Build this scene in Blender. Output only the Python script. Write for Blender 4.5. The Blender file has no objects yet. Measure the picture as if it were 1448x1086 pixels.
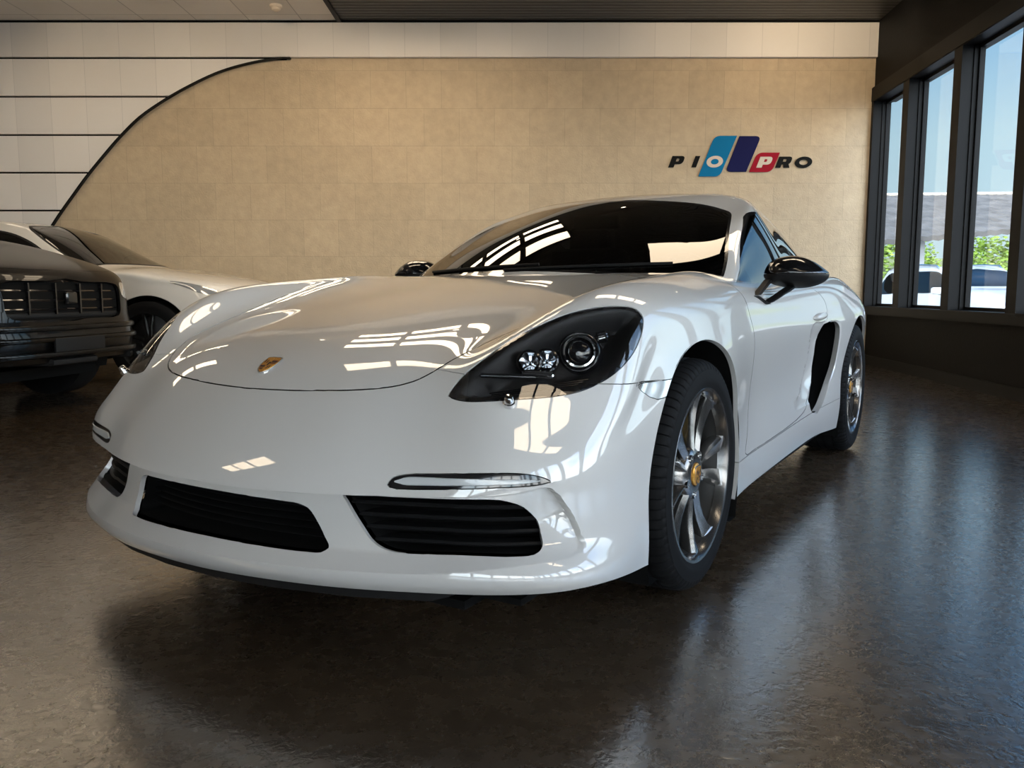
import bpy, bmesh, math, random
import numpy as np
from mathutils import Vector, Matrix
random.seed(7)
SC = bpy.context.scene
COL = SC.collection
pi = math.pi

# ------------------------------------------------------------------ camera
FOC = 1161.9
PITCH = 0.111978
CAMH = 0.8599
CAR_YAW = 0.547389
CAR_LOC = (-0.1963, 2.7761, 0.0)
cd = bpy.data.cameras.new('camera')
cam = bpy.data.objects.new('camera', cd)
COL.objects.link(cam)
cam.location = (0, 0, CAMH)
cam.rotation_euler = (pi / 2 - PITCH, 0, 0)
cd.sensor_width = 36.0
cd.lens = FOC / 1448 * 36.0
cd.clip_start = 0.05
cd.clip_end = 500
SC.camera = cam

# ------------------------------------------------------------------ generic helpers
def link(o, parent=None):
    COL.objects.link(o)
    if parent is not None:
        o.parent = parent
    return o

def mesh_from(name, verts, faces, mat=None, parent=None, smooth=False):
    me = bpy.data.meshes.new(name)
    me.from_pydata([tuple(v) for v in verts], [], faces)
    me.validate()
    if mat is not None:
        for m in (mat if isinstance(mat, (list, tuple)) else [mat]):
            me.materials.append(m)
    if smooth:
        me.polygons.foreach_set('use_smooth', [True] * len(me.polygons))
    o = bpy.data.objects.new(name, me)
    return link(o, parent)

def obj_bm(name, bm, mat=None, parent=None, smooth=True, sharp=35):
    bmesh.ops.recalc_face_normals(bm, faces=bm.faces)
    if smooth:
        a = math.radians(sharp)
        for f in bm.faces:
            f.smooth = True
        for e in bm.edges:
            if len(e.link_faces) == 2 and e.calc_face_angle(0) > a:
                e.smooth = False
    me = bpy.data.meshes.new(name)
    bm.to_mesh(me)
    bm.free()
    if mat is not None:
        for m in (mat if isinstance(mat, (list, tuple)) else [mat]):
            me.materials.append(m)
    return link(bpy.data.objects.new(name, me), parent)

def empty(name, loc=(0, 0, 0), rz=0, parent=None):
    o = bpy.data.objects.new(name, None)
    o.empty_display_size = 0.2
    o.location = loc
    o.rotation_euler = (0, 0, rz)
    return link(o, parent)

def tag(o, label=None, cat=None, group=None, kind=None):
    if label: o['label'] = label
    if cat: o['category'] = cat
    if group: o['group'] = group
    if kind: o['kind'] = kind
    return o

def smoothstep(a, b, x):
    t = np.clip((x - a) / (b - a), 0, 1)
    return t * t * (3 - 2 * t)

# closed / open Catmull-Rom through 2-D or 3-D points
def spline(pts, n=8, closed=True):
    P = np.array(pts, float)
    out = []
    N = len(P)
    rng = range(N if closed else N - 1)
    for i in rng:
        if closed:
            p0, p1, p2, p3 = P[i - 1], P[i], P[(i + 1) % N], P[(i + 2) % N]
        else:
            p1, p2 = P[i], P[i + 1]
            p0 = P[i - 1] if i > 0 else 2 * p1 - p2
            p3 = P[i + 2] if i + 2 < N else 2 * p2 - p1
        # centripetal
        t0 = 0
        t1 = t0 + max(np.linalg.norm(p1 - p0), 1e-6) ** .5
        t2 = t1 + max(np.linalg.norm(p2 - p1), 1e-6) ** .5
        t3 = t2 + max(np.linalg.norm(p3 - p2), 1e-6) ** .5
        for k in range(n):
            t = t1 + (t2 - t1) * k / n
            a1 = (t1 - t) / (t1 - t0) * p0 + (t - t0) / (t1 - t0) * p1
            a2 = (t2 - t) / (t2 - t1) * p1 + (t - t1) / (t2 - t1) * p2
            a3 = (t3 - t) / (t3 - t2) * p2 + (t - t2) / (t3 - t2) * p3
            b1 = (t2 - t) / (t2 - t0) * a1 + (t - t0) / (t2 - t0) * a2
            b2 = (t3 - t) / (t3 - t1) * a2 + (t - t1) / (t3 - t1) * a3
            out.append((t2 - t) / (t2 - t1) * b1 + (t - t1) / (t2 - t1) * b2)
    if not closed:
        out.append(P[-1])
    return np.array(out)

def sdf_poly(Q, poly):
    """signed distance (negative inside) of points Q (n,2) to closed polygon"""
    P = np.asarray(poly, float)
    d = np.full(len(Q), 1e9)
    ins = np.zeros(len(Q), bool)
    for i in range(len(P)):
        a, b = P[i], P[(i + 1) % len(P)]
        ab = b - a
        ap = Q - a
        t = np.clip((ap @ ab) / max(ab @ ab, 1e-12), 0, 1)
        d = np.minimum(d, np.linalg.norm(ap - t[:, None] * ab, axis=1))
        c = ((a[1] > Q[:, 1]) != (b[1] > Q[:, 1]))
        with np.errstate(divide='ignore', invalid='ignore'):
            xi = (b[0] - a[0]) * (Q[:, 1] - a[1]) / (b[1] - a[1]) + a[0]
        ins ^= c & (Q[:, 0] < xi)
    return np.where(ins, -d, d)

def limit_skin(verts, faces, level, iters=6, damp=1.0):
    """Catmull-Clark skin that passes through the given points; returns dense (verts, faces)"""
    T = np.array(verts, float)
    Cg = T.copy()
    me = bpy.data.meshes.new('skin_tmp')
    me.from_pydata([tuple(v) for v in Cg], [], faces)
    o = bpy.data.objects.new('skin_tmp', me)
    COL.objects.link(o)
    md = o.modifiers.new('s', 'SUBSURF')
    md.levels = 1
    md.render_levels = 1
    md.use_limit_surface = True
    md.boundary_smooth = 'PRESERVE_CORNERS'
    for it in range(iters + 1):
        me.vertices.foreach_set('co', Cg.ravel())
        me.update()
        if it == iters:
            md.levels = level
        dg = bpy.context.evaluated_depsgraph_get()
        dg.update()
        ev = o.evaluated_get(dg)
        m2 = ev.to_mesh()
        n = len(m2.vertices)
        D = np.empty(n * 3)
        m2.vertices.foreach_get('co', D)
        D = D.reshape(-1, 3)
        if it < iters:
            Cg += damp * (T - D[:len(T)])
        else:
            F = [tuple(p.vertices) for p in m2.polygons]
        ev.to_mesh_clear()
    bpy.data.objects.remove(o)
    bpy.data.meshes.remove(me)
    return D, F

def cap_skirt(cap, skirt):
    """cap[j][i] grid of half points (i=0 on the centre line), skirt[k] = ring levels along the cap's edge path.
    returns full mirrored cage"""
    J, I = len(cap) - 1, len(cap[0]) - 1
    verts, faces, idx = [], [], {}
    def V(key, p):
        if key not in idx:
            idx[key] = len(verts)
            verts.append(p)
        return idx[key]
    path = [(0, i) for i in range(I + 1)] + [(j, I) for j in range(1, J + 1)] + [(J, i) for i in range(I - 1, -1, -1)]
    for sgn in (1, -1):
        def cv(j, i):
            p = cap[j][i]
            if i == 0: return V(('c', j, 0, 0), (0, p[1], p[2]))
            return V(('c', j, i, sgn), (sgn * p[0], p[1], p[2]))
        def sv(k, m):
            if k == 0: return cv(*path[m])
            p = skirt[k - 1][m]
            if path[m][1] == 0: return V(('s', k, m, 0), (0, p[1], p[2]))
            return V(('s', k, m, sgn), (sgn * p[0], p[1], p[2]))
        def q(a):
            faces.append(tuple(a) if sgn > 0 else tuple(reversed(a)))
        for j in range(J):
            for i in range(I):
                q([cv(j, i), cv(j, i + 1), cv(j + 1, i + 1), cv(j + 1, i)])
        for k in range(len(skirt)):
            for m in range(len(path) - 1):
                q([sv(k, m), sv(k + 1, m), sv(k + 1, m + 1), sv(k, m + 1)])
    return verts, faces
LAMP = 8.0
LW, LD = .68, .54
LAMPS = [('centre', -1.1, [(4.3, .56, 'over the front of the white sports car'), (6.75, .54, 'over its tail'), (7.7, .5, 'behind it'), (8.55, .4, 'closest to the back wall')]),
         ('right-hand', 2.0, [(.28, .32, 'above the camera'), (5.0, .6, 'beside the windows')]),
         ('left-hand', -5.3, [(1.2, .6, 'added to warm the car front'), (6.2, .4, 'above the black vehicle'), (8.45, .26, 'above the white crossover')])]  # first left-hand row is added out of view to warm the car's nose
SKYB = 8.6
EXPO = 0.0
FILL_SPOTS = [(-4.4, 32), (-2.6, 38), (-.8, 26), (.9, 24), (2.4, 60), (3.6, 85)]
# ------------------------------------------------------------------ materials
def nmat(name, col, rough=.4, metal=0, coat=0, spec=.5, bump=None, trans=0, emit=None, estr=0, noise=None, coat_rough=.02):
    m = bpy.data.materials.new(name)
    m.use_nodes = True
    nt = m.node_tree
    b = nt.nodes['Principled BSDF']
    b.inputs['Base Color'].default_value = (*col, 1)
    b.inputs['Roughness'].default_value = rough
    b.inputs['Metallic'].default_value = metal
    b.inputs['Coat Weight'].default_value = coat
    b.inputs['Coat Roughness'].default_value = coat_rough
    b.inputs['Specular IOR Level'].default_value = spec
    b.inputs['Transmission Weight'].default_value = trans
    if emit:
        b.inputs['Emission Color'].default_value = (*emit, 1)
        b.inputs['Emission Strength'].default_value = estr
    if noise:                                    # (scale, amount): mottled base colour
        tc = nt.nodes.new('ShaderNodeTexCoord')
        n = nt.nodes.new('ShaderNodeTexNoise')
        n.inputs['Scale'].default_value = noise[0]
        n.inputs['Detail'].default_value = 6
        r = nt.nodes.new('ShaderNodeValToRGB')
        lo = [c * (1 - noise[1]) for c in col]
        hi = [min(1, c * (1 + noise[1])) for c in col]
        r.color_ramp.elements[0].position = .35
        r.color_ramp.elements[1].position = .65
        r.color_ramp.elements[0].color = (*lo, 1)
        r.color_ramp.elements[1].color = (*hi, 1)
        nt.links.new(tc.outputs['Object'], n.inputs['Vector'])
        nt.links.new(n.outputs['Fac'], r.inputs['Fac'])
        nt.links.new(r.outputs['Color'], b.inputs['Base Color'])
    if bump:                                     # (scale, distance)
        tc = nt.nodes.new('ShaderNodeTexCoord')
        n = nt.nodes.new('ShaderNodeTexNoise')
        n.inputs['Scale'].default_value = bump[0]
        n.inputs['Detail'].default_value = 5
        bp = nt.nodes.new('ShaderNodeBump')
        bp.inputs['Distance'].default_value = bump[1]
        nt.links.new(tc.outputs['Object'], n.inputs['Vector'])
        nt.links.new(n.outputs['Fac'], bp.inputs['Height'])
        nt.links.new(bp.outputs['Normal'], b.inputs['Normal'])
    return m

def glassmat(name, tint, r0=.04, rough=0.0, refl=1.0):
    """thin sheet of tinted glass: mirror reflection growing with the angle over a coloured clear layer"""
    m = bpy.data.materials.new(name)
    m.use_nodes = True
    nt = m.node_tree
    nt.nodes.clear()
    N = nt.nodes.new
    out = N('ShaderNodeOutputMaterial')
    lw = N('ShaderNodeLayerWeight')
    lw.inputs['Blend'].default_value = .5
    pw = N('ShaderNodeMath')
    pw.operation = 'POWER'
    pw.inputs[1].default_value = 5
    mr = N('ShaderNodeMapRange')
    mr.inputs['To Min'].default_value = r0
    tr = N('ShaderNodeBsdfTransparent')
    tr.inputs['Color'].default_value = (*tint, 1)
    gl = N('ShaderNodeBsdfGlossy')
    gl.inputs['Roughness'].default_value = rough
    gl.inputs['Color'].default_value = (refl, refl, refl, 1)
    mx = N('ShaderNodeMixShader')
    for a, b in ((lw.outputs['Facing'], pw.inputs[0]), (pw.outputs[0], mr.inputs['Value']), (mr.outputs[0], mx.inputs[0]),
                 (tr.outputs[0], mx.inputs[1]), (gl.outputs[0], mx.inputs[2]), (mx.outputs[0], out.inputs[0])):
        nt.links.new(a, b)
    return m

M = {}
M['paint'] = nmat('white_car_paint', (.52, .51, .495), .4, coat=1.0, spec=.15)
M['paint'].node_tree.nodes['Principled BSDF'].inputs['Coat IOR'].default_value = 1.75
M['tint'] = glassmat('dark_windscreen_glass', (.05, .05, .055), .08)
M['side_glass'] = glassmat('dark_side_glass', (.08, .09, .10), .18)
M['black'] = nmat('gloss_black_plastic', (.006, .006, .007), .12, coat=.6)
M['matte'] = nmat('matte_black_plastic', (.008, .008, .0085), .5, spec=.25)
M['void'] = nmat('dark_cavity', (.004, .004, .004), .8, spec=.1)
M['lens'] = glassmat('clear_lamp_cover', (.92, .92, .92), .05)
M['clear_lamp'] = nmat('ribbed_clear_lamp', (.55, .56, .57), .12, metal=.6, coat=1)
M['lightbar'] = nmat('white_light_guide', (.46, .48, .49), .2, coat=.6)
M['tail'] = nmat('red_tail_lens', (.22, .005, .008), .12, coat=1)
M['chrome'] = nmat('chrome', (.8, .8, .8), .08, metal=1)
M['wheel_grey'] = nmat('dark_grey_alloy', (.19, .185, .18), .22, metal=.9, coat=.5)
M['barrel'] = nmat('dark_wheel_barrel', (.03, .029, .028), .5, metal=.5)
M['rubber'] = nmat('tyre_rubber', (.007, .007, .0075), .7, spec=.10)
M['disc'] = nmat('brake_disc_steel', (.25, .25, .25), .35, metal=1)
M['caliper'] = nmat('gold_caliper_paint', (.42, .24, .03), .35)
M['gold'] = nmat('crest_gold', (.62, .30, .05), .3, metal=.6, noise=(400, .35))
M['crest_red'] = nmat('crest_red', (.10, .008, .012), .3)
M['crest_black'] = nmat('crest_black', (.01, .008, .008), .3)
M['led'] = nmat('lamp_reflector', (.7, .72, .75), .1, metal=1)
# ------------------------------------------------------------------ showroom
def link_nodes(nt, *pairs):
    for a, b in pairs: nt.links.new(a, b)

def tile_mat(name, col, amt, tw, th, line, line_dark, axes, rough, bumpd, offset=.0, nscale=3.0, fine=14, finedist=0):
    """tiled wall or ceiling finish: mottled colour, thin joints, fine relief"""
    m = bpy.data.materials.new(name)
    m.use_nodes = True
    nt = m.node_tree
    N = nt.nodes.new
    b = nt.nodes['Principled BSDF']
    tc = N('ShaderNodeTexCoord')
    sx = N('ShaderNodeSeparateXYZ')
    cx = N('ShaderNodeCombineXYZ')
    link_nodes(nt, (tc.outputs['Object'], sx.inputs[0]), (sx.outputs[axes[0]], cx.inputs[0]), (sx.outputs[axes[1]], cx.inputs[1]))
    br = N('ShaderNodeTexBrick')
    br.offset = offset
    br.inputs['Scale'].default_value = 1
    br.inputs['Mortar Size'].default_value = line
    br.inputs['Mortar Smooth'].default_value = .3
    br.inputs['Brick Width'].default_value = tw
    br.inputs['Row Height'].default_value = th
    br.inputs['Color1'].default_value = (*[c * .95 for c in col], 1)
    br.inputs['Color2'].default_value = (*[min(1, c * 1.05) for c in col], 1)
    br.inputs['Mortar'].default_value = (*[c * line_dark for c in col], 1)
    nz = N('ShaderNodeTexNoise')
    nz.inputs['Scale'].default_value = nscale
    nz.inputs['Detail'].default_value = 8
    mx = N('ShaderNodeMix')
    mx.data_type = 'RGBA'
    mx.blend_type = 'OVERLAY'
    mx.inputs['Factor'].default_value = amt
    link_nodes(nt, (cx.outputs[0], br.inputs['Vector']), (tc.outputs['Object'], nz.inputs['Vector']),
               (br.outputs['Color'], mx.inputs['A']), (nz.outputs['Fac'], mx.inputs['B']), (mx.outputs['Result'], b.inputs['Base Color']))
    b.inputs['Roughness'].default_value = rough
    if bumpd:
        n2 = N('ShaderNodeTexNoise')
        n2.inputs['Scale'].default_value = fine
        n2.inputs['Detail'].default_value = 3
        n2.inputs['Distortion'].default_value = finedist
        bp = N('ShaderNodeBump')
        bp.inputs['Distance'].default_value = bumpd
        bp.inputs['Strength'].default_value = .6
        link_nodes(nt, (tc.outputs['Object'], n2.inputs['Vector']), (n2.outputs['Fac'], bp.inputs['Height']), (bp.outputs['Normal'], b.inputs['Normal']))
    return m

M['stone'] = tile_mat('tan_stone_tile', (.54, .42, .275), .22, .41, .425, .003, .82, (0, 2), .6, .006, offset=.5, nscale=11, fine=18, finedist=2.5)
M['panel'] = tile_mat('white_wall_panel', (.82, .77, .71), .2, .41, 20, .003, .80, (0, 2), .5, 0, nscale=1.2)
M['tile_c'] = tile_mat('white_ceiling_tile', (.66, .62, .57), .15, .6, .6, .006, .55, (0, 1), .6, 0, nscale=1.2)
M['rib'] = nmat('dark_ribbed_ceiling', (.035, .033, .03), .5)
M['wall_black'] = nmat('black_wall_paint', (.0035, .0034, .0034), .6, spec=.15, bump=(40, .001))
M['frame_black'] = nmat('black_window_frame', (.0035, .0038, .0045), .5, spec=.18)
M['wall_dark'] = nmat('brown_side_wall', (.40, .33, .26), .6)

# polished concrete
fm = bpy.data.materials.new('polished_concrete')
fm.use_nodes = True
nt = fm.node_tree
N = nt.nodes.new
b = nt.nodes['Principled BSDF']
tc = N('ShaderNodeTexCoord')
n1 = N('ShaderNodeTexNoise'); n1.inputs['Scale'].default_value = .9; n1.inputs['Detail'].default_value = 9; n1.inputs['Roughness'].default_value = .65
n2 = N('ShaderNodeTexNoise'); n2.inputs['Scale'].default_value = 15; n2.inputs['Detail'].default_value = 8; n2.inputs['Roughness'].default_value = .7
n3 = N('ShaderNodeTexNoise'); n3.inputs['Scale'].default_value = 45; n3.inputs['Detail'].default_value = 4; n3.inputs['Distortion'].default_value = 1.2
vo = N('ShaderNodeTexVoronoi'); vo.inputs['Scale'].default_value = 28
r1 = N('ShaderNodeValToRGB')
r1.color_ramp.elements[0].position = .3; r1.color_ramp.elements[0].color = (.034, .023, .014, 1)
r1.color_ramp.elements[1].position = .72; r1.color_ramp.elements[1].color = (.088, .060, .036, 1)
mx = N('ShaderNodeMix'); mx.data_type = 'RGBA'; mx.blend_type = 'OVERLAY'; mx.inputs['Factor'].default_value = .6
sp = N('ShaderNodeValToRGB')        # pale chips in the surface
sp.color_ramp.elements[0].position = .06; sp.color_ramp.elements[0].color = (1, 1, 1, 1)
sp.color_ramp.elements[1].position = .085; sp.color_ramp.elements[1].color = (0, 0, 0, 1)
pk = N('ShaderNodeMath'); pk.operation = 'MULTIPLY'
th = N('ShaderNodeMath'); th.operation = 'GREATER_THAN'; th.inputs[1].default_value = .62
mc = N('ShaderNodeMix'); mc.data_type = 'RGBA'; mc.inputs['B'].default_value = (.26, .24, .21, 1)
rr = N('ShaderNodeMapRange'); rr.inputs['From Min'].default_value = .3; rr.inputs['From Max'].default_value = .7
rr.inputs['To Min'].default_value = .20; rr.inputs['To Max'].default_value = .34
bp = N('ShaderNodeBump'); bp.inputs['Distance'].default_value = .004; bp.inputs['Strength'].default_value = .26
link_nodes(nt, (tc.outputs['Object'], n1.inputs['Vector']), (tc.outputs['Object'], n2.inputs['Vector']), (tc.outputs['Object'], n3.inputs['Vector']), (tc.outputs['Object'], vo.inputs['Vector']),
           (n1.outputs['Fac'], r1.inputs['Fac']), (r1.outputs['Color'], mx.inputs['A']), (n2.outputs['Fac'], mx.inputs['B']),
           (vo.outputs['Distance'], sp.inputs['Fac']), (n2.outputs['Fac'], th.inputs[0]), (sp.outputs['Color'], pk.inputs[0]), (th.outputs[0], pk.inputs[1]),
           (mx.outputs['Result'], mc.inputs['A']), (pk.outputs[0], mc.inputs['Factor']), (mc.outputs['Result'], b.inputs['Base Color']),
           (n2.outputs['Fac'], rr.inputs['Value']), (rr.outputs['Result'], b.inputs['Roughness']),
           (n3.outputs['Fac'], bp.inputs['Height']), (bp.outputs['Normal'], b.inputs['Normal']))
b.inputs['Specular IOR Level'].default_value = 1.0
b.inputs['Coat Weight'].default_value = 1
b.inputs['Coat IOR'].default_value = 2.5
b.inputs['Coat Roughness'].default_value = .16
nt.links.new(bp.outputs['Normal'], b.inputs['Coat Normal'])
M['floor'] = fm

BACK = 9.85
CEIL = 3.94
XL, YF = -9.0, -6.0
WO = Vector((3.508, 0, 0)); WD = Vector((.0736, .9973, 0)).normalized(); WN = Vector((WD.y, -WD.x, 0))
def wallp(s, t, z): return WO + WD * s + WN * t + Vector((0, 0, z))
def struct(o):
    o['kind'] = 'structure'
    return o
def box_bm(bm, lo, hi, fn=None):
    vs = []
    for x in (lo[0], hi[0]):
        for y in (lo[1], hi[1]):
            for z in (lo[2], hi[2]):
                p = fn(x, y, z) if fn else Vector((x, y, z))
                vs.append(bm.verts.new(p))
    for f in ((0, 1, 3, 2), (4, 6, 7, 5), (0, 4, 5, 1), (2, 3, 7, 6), (0, 2, 6, 4), (1, 5, 7, 3)):
        bm.faces.new([vs[i] for i in f])
def boxes(name, lst, mat, parent=None, fn=None, bev=0):
    bm = bmesh.new()
    for lo, hi in lst: box_bm(bm, lo, hi, fn)
    if bev: bmesh.ops.bevel(bm, geom=list(bm.edges), offset=bev, segments=2, affect='EDGES')
    return obj_bm(name, bm, mat, parent, smooth=bool(bev))

sB = (BACK - WO.y) / WD.y
sF = (YF - WO.y) / WD.y
struct(boxes('floor', [((XL - .2, YF - .2, -.1), (4.4, BACK + .2, 0))], M['floor']))
struct(boxes('wall_back', [((XL - .2, BACK, 0), (4.30, BACK + .2, CEIL + .1))], M['stone']))
struct(boxes('wall_left', [((XL - .2, YF, 0), (XL, BACK, CEIL + .1))], M['wall_dark']))
# back wall cladding with the big arc cut out
ARC = [(-2.55, 3.527), (-2.728, 3.525), (-3.057, 3.47), (-3.388, 3.375), (-3.721, 3.228), (-3.99, 3.085), (-4.312, 2.878), (-4.546, 2.667), (-4.747, 2.455), (-4.95, 2.228), (-5.146, 1.985), (-5.373, 1.69), (-5.66, 1.25), (-5.92, .75), (-6.1, .3), (-6.18, 0)]
arc = spline(ARC, 6, closed=False)
gz = [3.527, 3.098, 2.667, 2.239, 1.805, 1.375, .945, .515, .085]
def arc_x(z):
    a = arc[np.argsort(arc[:, 1])]
    return np.interp(z, a[:, 1], a[:, 0])
def clad(name, z0, z1, lo_x, edge):
    bm = bmesh.new()
    t = .05
    zs = np.linspace(z0, z1, 14)
    pts = [(lo_x, z0)] + [(edge(z), z) for z in zs] + [(lo_x, z1)]
    f = [bm.verts.new((x, BACK - t, z)) for x, z in pts]
    g = [bm.verts.new((x, BACK - .001, z)) for x, z in pts]
    bm.faces.new(f)
    n = len(pts)
    for i in range(n): bm.faces.new([f[i], f[(i + 1) % n], g[(i + 1) % n], g[i]])
    return struct(obj_bm(name, bm, M['panel'], None, smooth=False))
clad('trim_1', 3.54, CEIL - .012, XL, lambda z: 4.215)
for k in range(8):
    clad('trim_%d' % (k + 2), gz[k + 1] + .011, gz[k] - .011, XL, lambda z: float(arc_x(z)))
# dark shadow-gap backing behind the panel joints, and the black edge strip round the arc
bm = bmesh.new()
for k, z in enumerate(gz[1:]):
    box_bm(bm, (XL, BACK - .012, z - .012), (float(arc_x(z)) - .004, BACK - .002, z + .012))
box_bm(bm, (XL, BACK - .012, 3.515), (-2.6, BACK - .002, 3.541))
box_bm(bm, (XL, BACK - .06, CEIL - .022), (4.2, BACK - .002, CEIL))
struct(obj_bm('trim_10', bm, M['void'], None, smooth=False))
bm = bmesh.new()
pr = None
for i, (x, z) in enumerate(arc):
    a = arc[min(i + 1, len(arc) - 1)] - arc[max(i - 1, 0)]
    nn = np.array([a[1], -a[0]]); nn /= np.linalg.norm(nn)
    nn = -nn if nn[0] < 0 else nn
    q = [bm.verts.new((x + nn[0] * o, y, z + nn[1] * o)) for o, y in ((-.004, BACK - .055), (.010, BACK - .055), (.010, BACK - .002), (-.004, BACK - .002))]
    if pr:
        for j in range(4): bm.faces.new([pr[j], pr[(j + 1) % 4], q[(j + 1) % 4], q[j]])
    pr = q
struct(obj_bm('trim_11', bm, M['frame_black'], None, smooth=False))

# ceiling: pale tiles on the left, dark ribbed boards on the right
struct(boxes('ceiling', [((XL - .2, YF - .2, CEIL), (-1.97, BACK + .2, CEIL + .1))], M['tile_c']))
bm = bmesh.new()
box_bm(bm, (-1.97, YF - .2, CEIL + .03), (4.6, BACK + .2, CEIL + .1))
y = YF
while y < BACK:
    box_bm(bm, (-1.97, y, CEIL), (4.4, y + .075, CEIL + .04))
    y += .09
struct(obj_bm('ceiling_boards', bm, M['rib'], None, smooth=False))
struct(boxes('trim_12', [((-2.0, YF, CEIL - .02), (-1.95, BACK, CEIL + .03))], M['frame_black']))

# right wall: black plinth, sill, window band, bulkhead
Z0, Z1 = .69, 3.04
struct(boxes('wall_right', [((sF, 0, 0), (sB + .2, .22, .60)), ((sF, -.03, Z1 + .16), (sB + .2, .22, CEIL + .05))], M['wall_black'], fn=wallp))
struct(boxes('trim_13', [((sF, -.07, .595), (sB - .01, .22, Z0)), ((sF, -.065, Z1), (sB - .01, .22, Z1 + .165))], M['frame_black'], fn=wallp, bev=.006))
struct(boxes('trim_14', [((sF, -.012, .0), (sB, .0, .11))], M['frame_black'], fn=wallp))
mull = [sB + .02] + [8.87 - 1.17 * k for k in range(13)]
bm = bmesh.new()
for i, sm in enumerate(mull):
    w = .078 if i else .085
    box_bm(bm, (sm - w, -.055, Z0 - .002), (sm + w, .10, Z1 + .002), wallp)
    box_bm(bm, (sm - w - .012, .045, Z0 - .002), (sm + w + .012, .14, Z1 + .002), wallp)
struct(obj_bm('trim_15', bm, M['frame_black'], None, smooth=False))
M['pane'] = glassmat('window_glass', (.97, .985, .98), .02)
for i in range(len(mull) - 1):
    a, c = mull[i + 1] + .085, mull[i] - .088
    wdw = struct(boxes('window_%d' % (i + 1), [((a, .085, Z0), (a + .022, .125, Z1)), ((c - .022, .085, Z0), (c, .125, Z1)), ((a, .085, Z0), (c, .125, Z0 + .03)), ((a, .085, Z1 - .03), (c, .125, Z1))], M['frame_black'], fn=wallp))
    boxes('pane', [((a + .02, .10, Z0 + .025), (c - .02, .104, Z1 - .025))], M['pane'], wdw, fn=wallp)
# front wall behind the camera with a glazed shopfront
xf = wallp(sF, 0, 0).x
struct(boxes('wall_front', [((XL, YF - .2, 0), (-3.4, YF, CEIL + .05)), ((-3.4, YF - .2, 2.9), (xf, YF, CEIL + .05)), ((-3.4, YF - .2, 0), (xf, YF, .5))], M['wall_dark']))
bm = bmesh.new()
for k in range(6):
    x = -3.4 + (xf + 3.4) * k / 5
    box_bm(bm, (x - .05, YF - .12, .5), (x + .05, YF + .03, 2.9))
struct(obj_bm('trim_16', bm, M['frame_black'], None, smooth=False))
for k in range(5):
    x0, x1 = -3.4 + (xf + 3.4) * k / 5 + .05, -3.4 + (xf + 3.4) * (k + 1) / 5 - .05
    wdw = struct(boxes('window_%d' % (20 + k), [((x0, YF - .1, .5), (x0 + .04, YF - .05, 2.9)), ((x1 - .04, YF - .1, .5), (x1, YF - .05, 2.9))], M['frame_black']))
    boxes('pane', [((x0 + .03, YF - .08, .5), (x1 - .03, YF - .076, 2.9))], M['pane'], wdw)

# ceiling light panels: rows of three
M['lamp'] = nmat('warm_light_diffuser', (.8, .75, .65), .5, emit=(1, .80, .56), estr=LAMP)
M['lamp_frame'] = nmat('lamp_frame', (.05, .05, .05), .4)
def lamp(x, y, label, LD=LD):
    t = empty('ceiling_light', (x, y, CEIL - .06))
    tag(t, label, 'ceiling light', 'ceiling light panels in rows of three')
    w, d = LW / 2, LD / 2
    boxes('frame', [((-w, -d, 0), (-w + .02, d, .06)), ((w - .02, -d, 0), (w, d, .06)), ((-w, -d, 0), (w, -d + .02, .06)), ((-w, d - .02, 0), (w, d, .06))], M['lamp_frame'], t)
    boxes('diffuser', [((-w + .02, -d + .02, .012), (w - .02, d - .02, .02))], M['lamp'], t)
for cx, ys in LAMPS[:0]:
    for y in ys:
        for k in (-1, 0, 1):
            lamp(cx + k * (LW + .05), y, 'bright warm rectangular ceiling light panel in a row of three')

for nm, cx, ys in LAMPS:
    for y, dp, where in ys:
        for k, wh in zip((-1, 0, 1), ('left', 'middle', 'right')):
            lamp(cx + k * (LW + .05), y, 'warm ceiling light, %s panel, %s row %s' % (wh, nm, where), dp)

# small spotlights added out of view to brighten the back wall
M['spot'] = nmat('fill_spot_lens', (.8, .75, .65), .4, emit=(1, .82, .6), estr=14)
for k, (x, w) in enumerate(FILL_SPOTS):
    t = empty('added_spotlight', (x, 8.15, CEIL))
    tag(t, 'small black spotlight added to brighten back wall, %s' % ('first', 'second', 'third', 'fourth', 'fifth', 'sixth')[k] + ' from the left', 'spotlight', 'spotlights added along the back wall')
    bm = bmesh.new()
    bmesh.ops.create_cone(bm, segments=24, radius1=.05, radius2=.05, depth=.07, cap_ends=True, matrix=Matrix.Translation((0, 0, -.035)))
    obj_bm('housing', bm, M['lamp_frame'], t)
    bm = bmesh.new()
    bmesh.ops.create_circle(bm, segments=24, radius=.035, cap_ends=True, matrix=Matrix.Translation((0, 0, -.0715)))
    obj_bm('fill_lens', bm, M['spot'], t)
    ld = bpy.data.lights.new('fill_bulb', 'SPOT')
    ld.energy = w
    ld.color = (1, .78, .52)
    ld.spot_size = math.radians(105)
    ld.spot_blend = .8
    ld.shadow_soft_size = .04
    lo = link(bpy.data.objects.new('fill_bulb', ld), t)
    lo.location = (0, 0, -.08)
    lo.rotation_euler = (math.radians(74), 0, 0)

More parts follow.
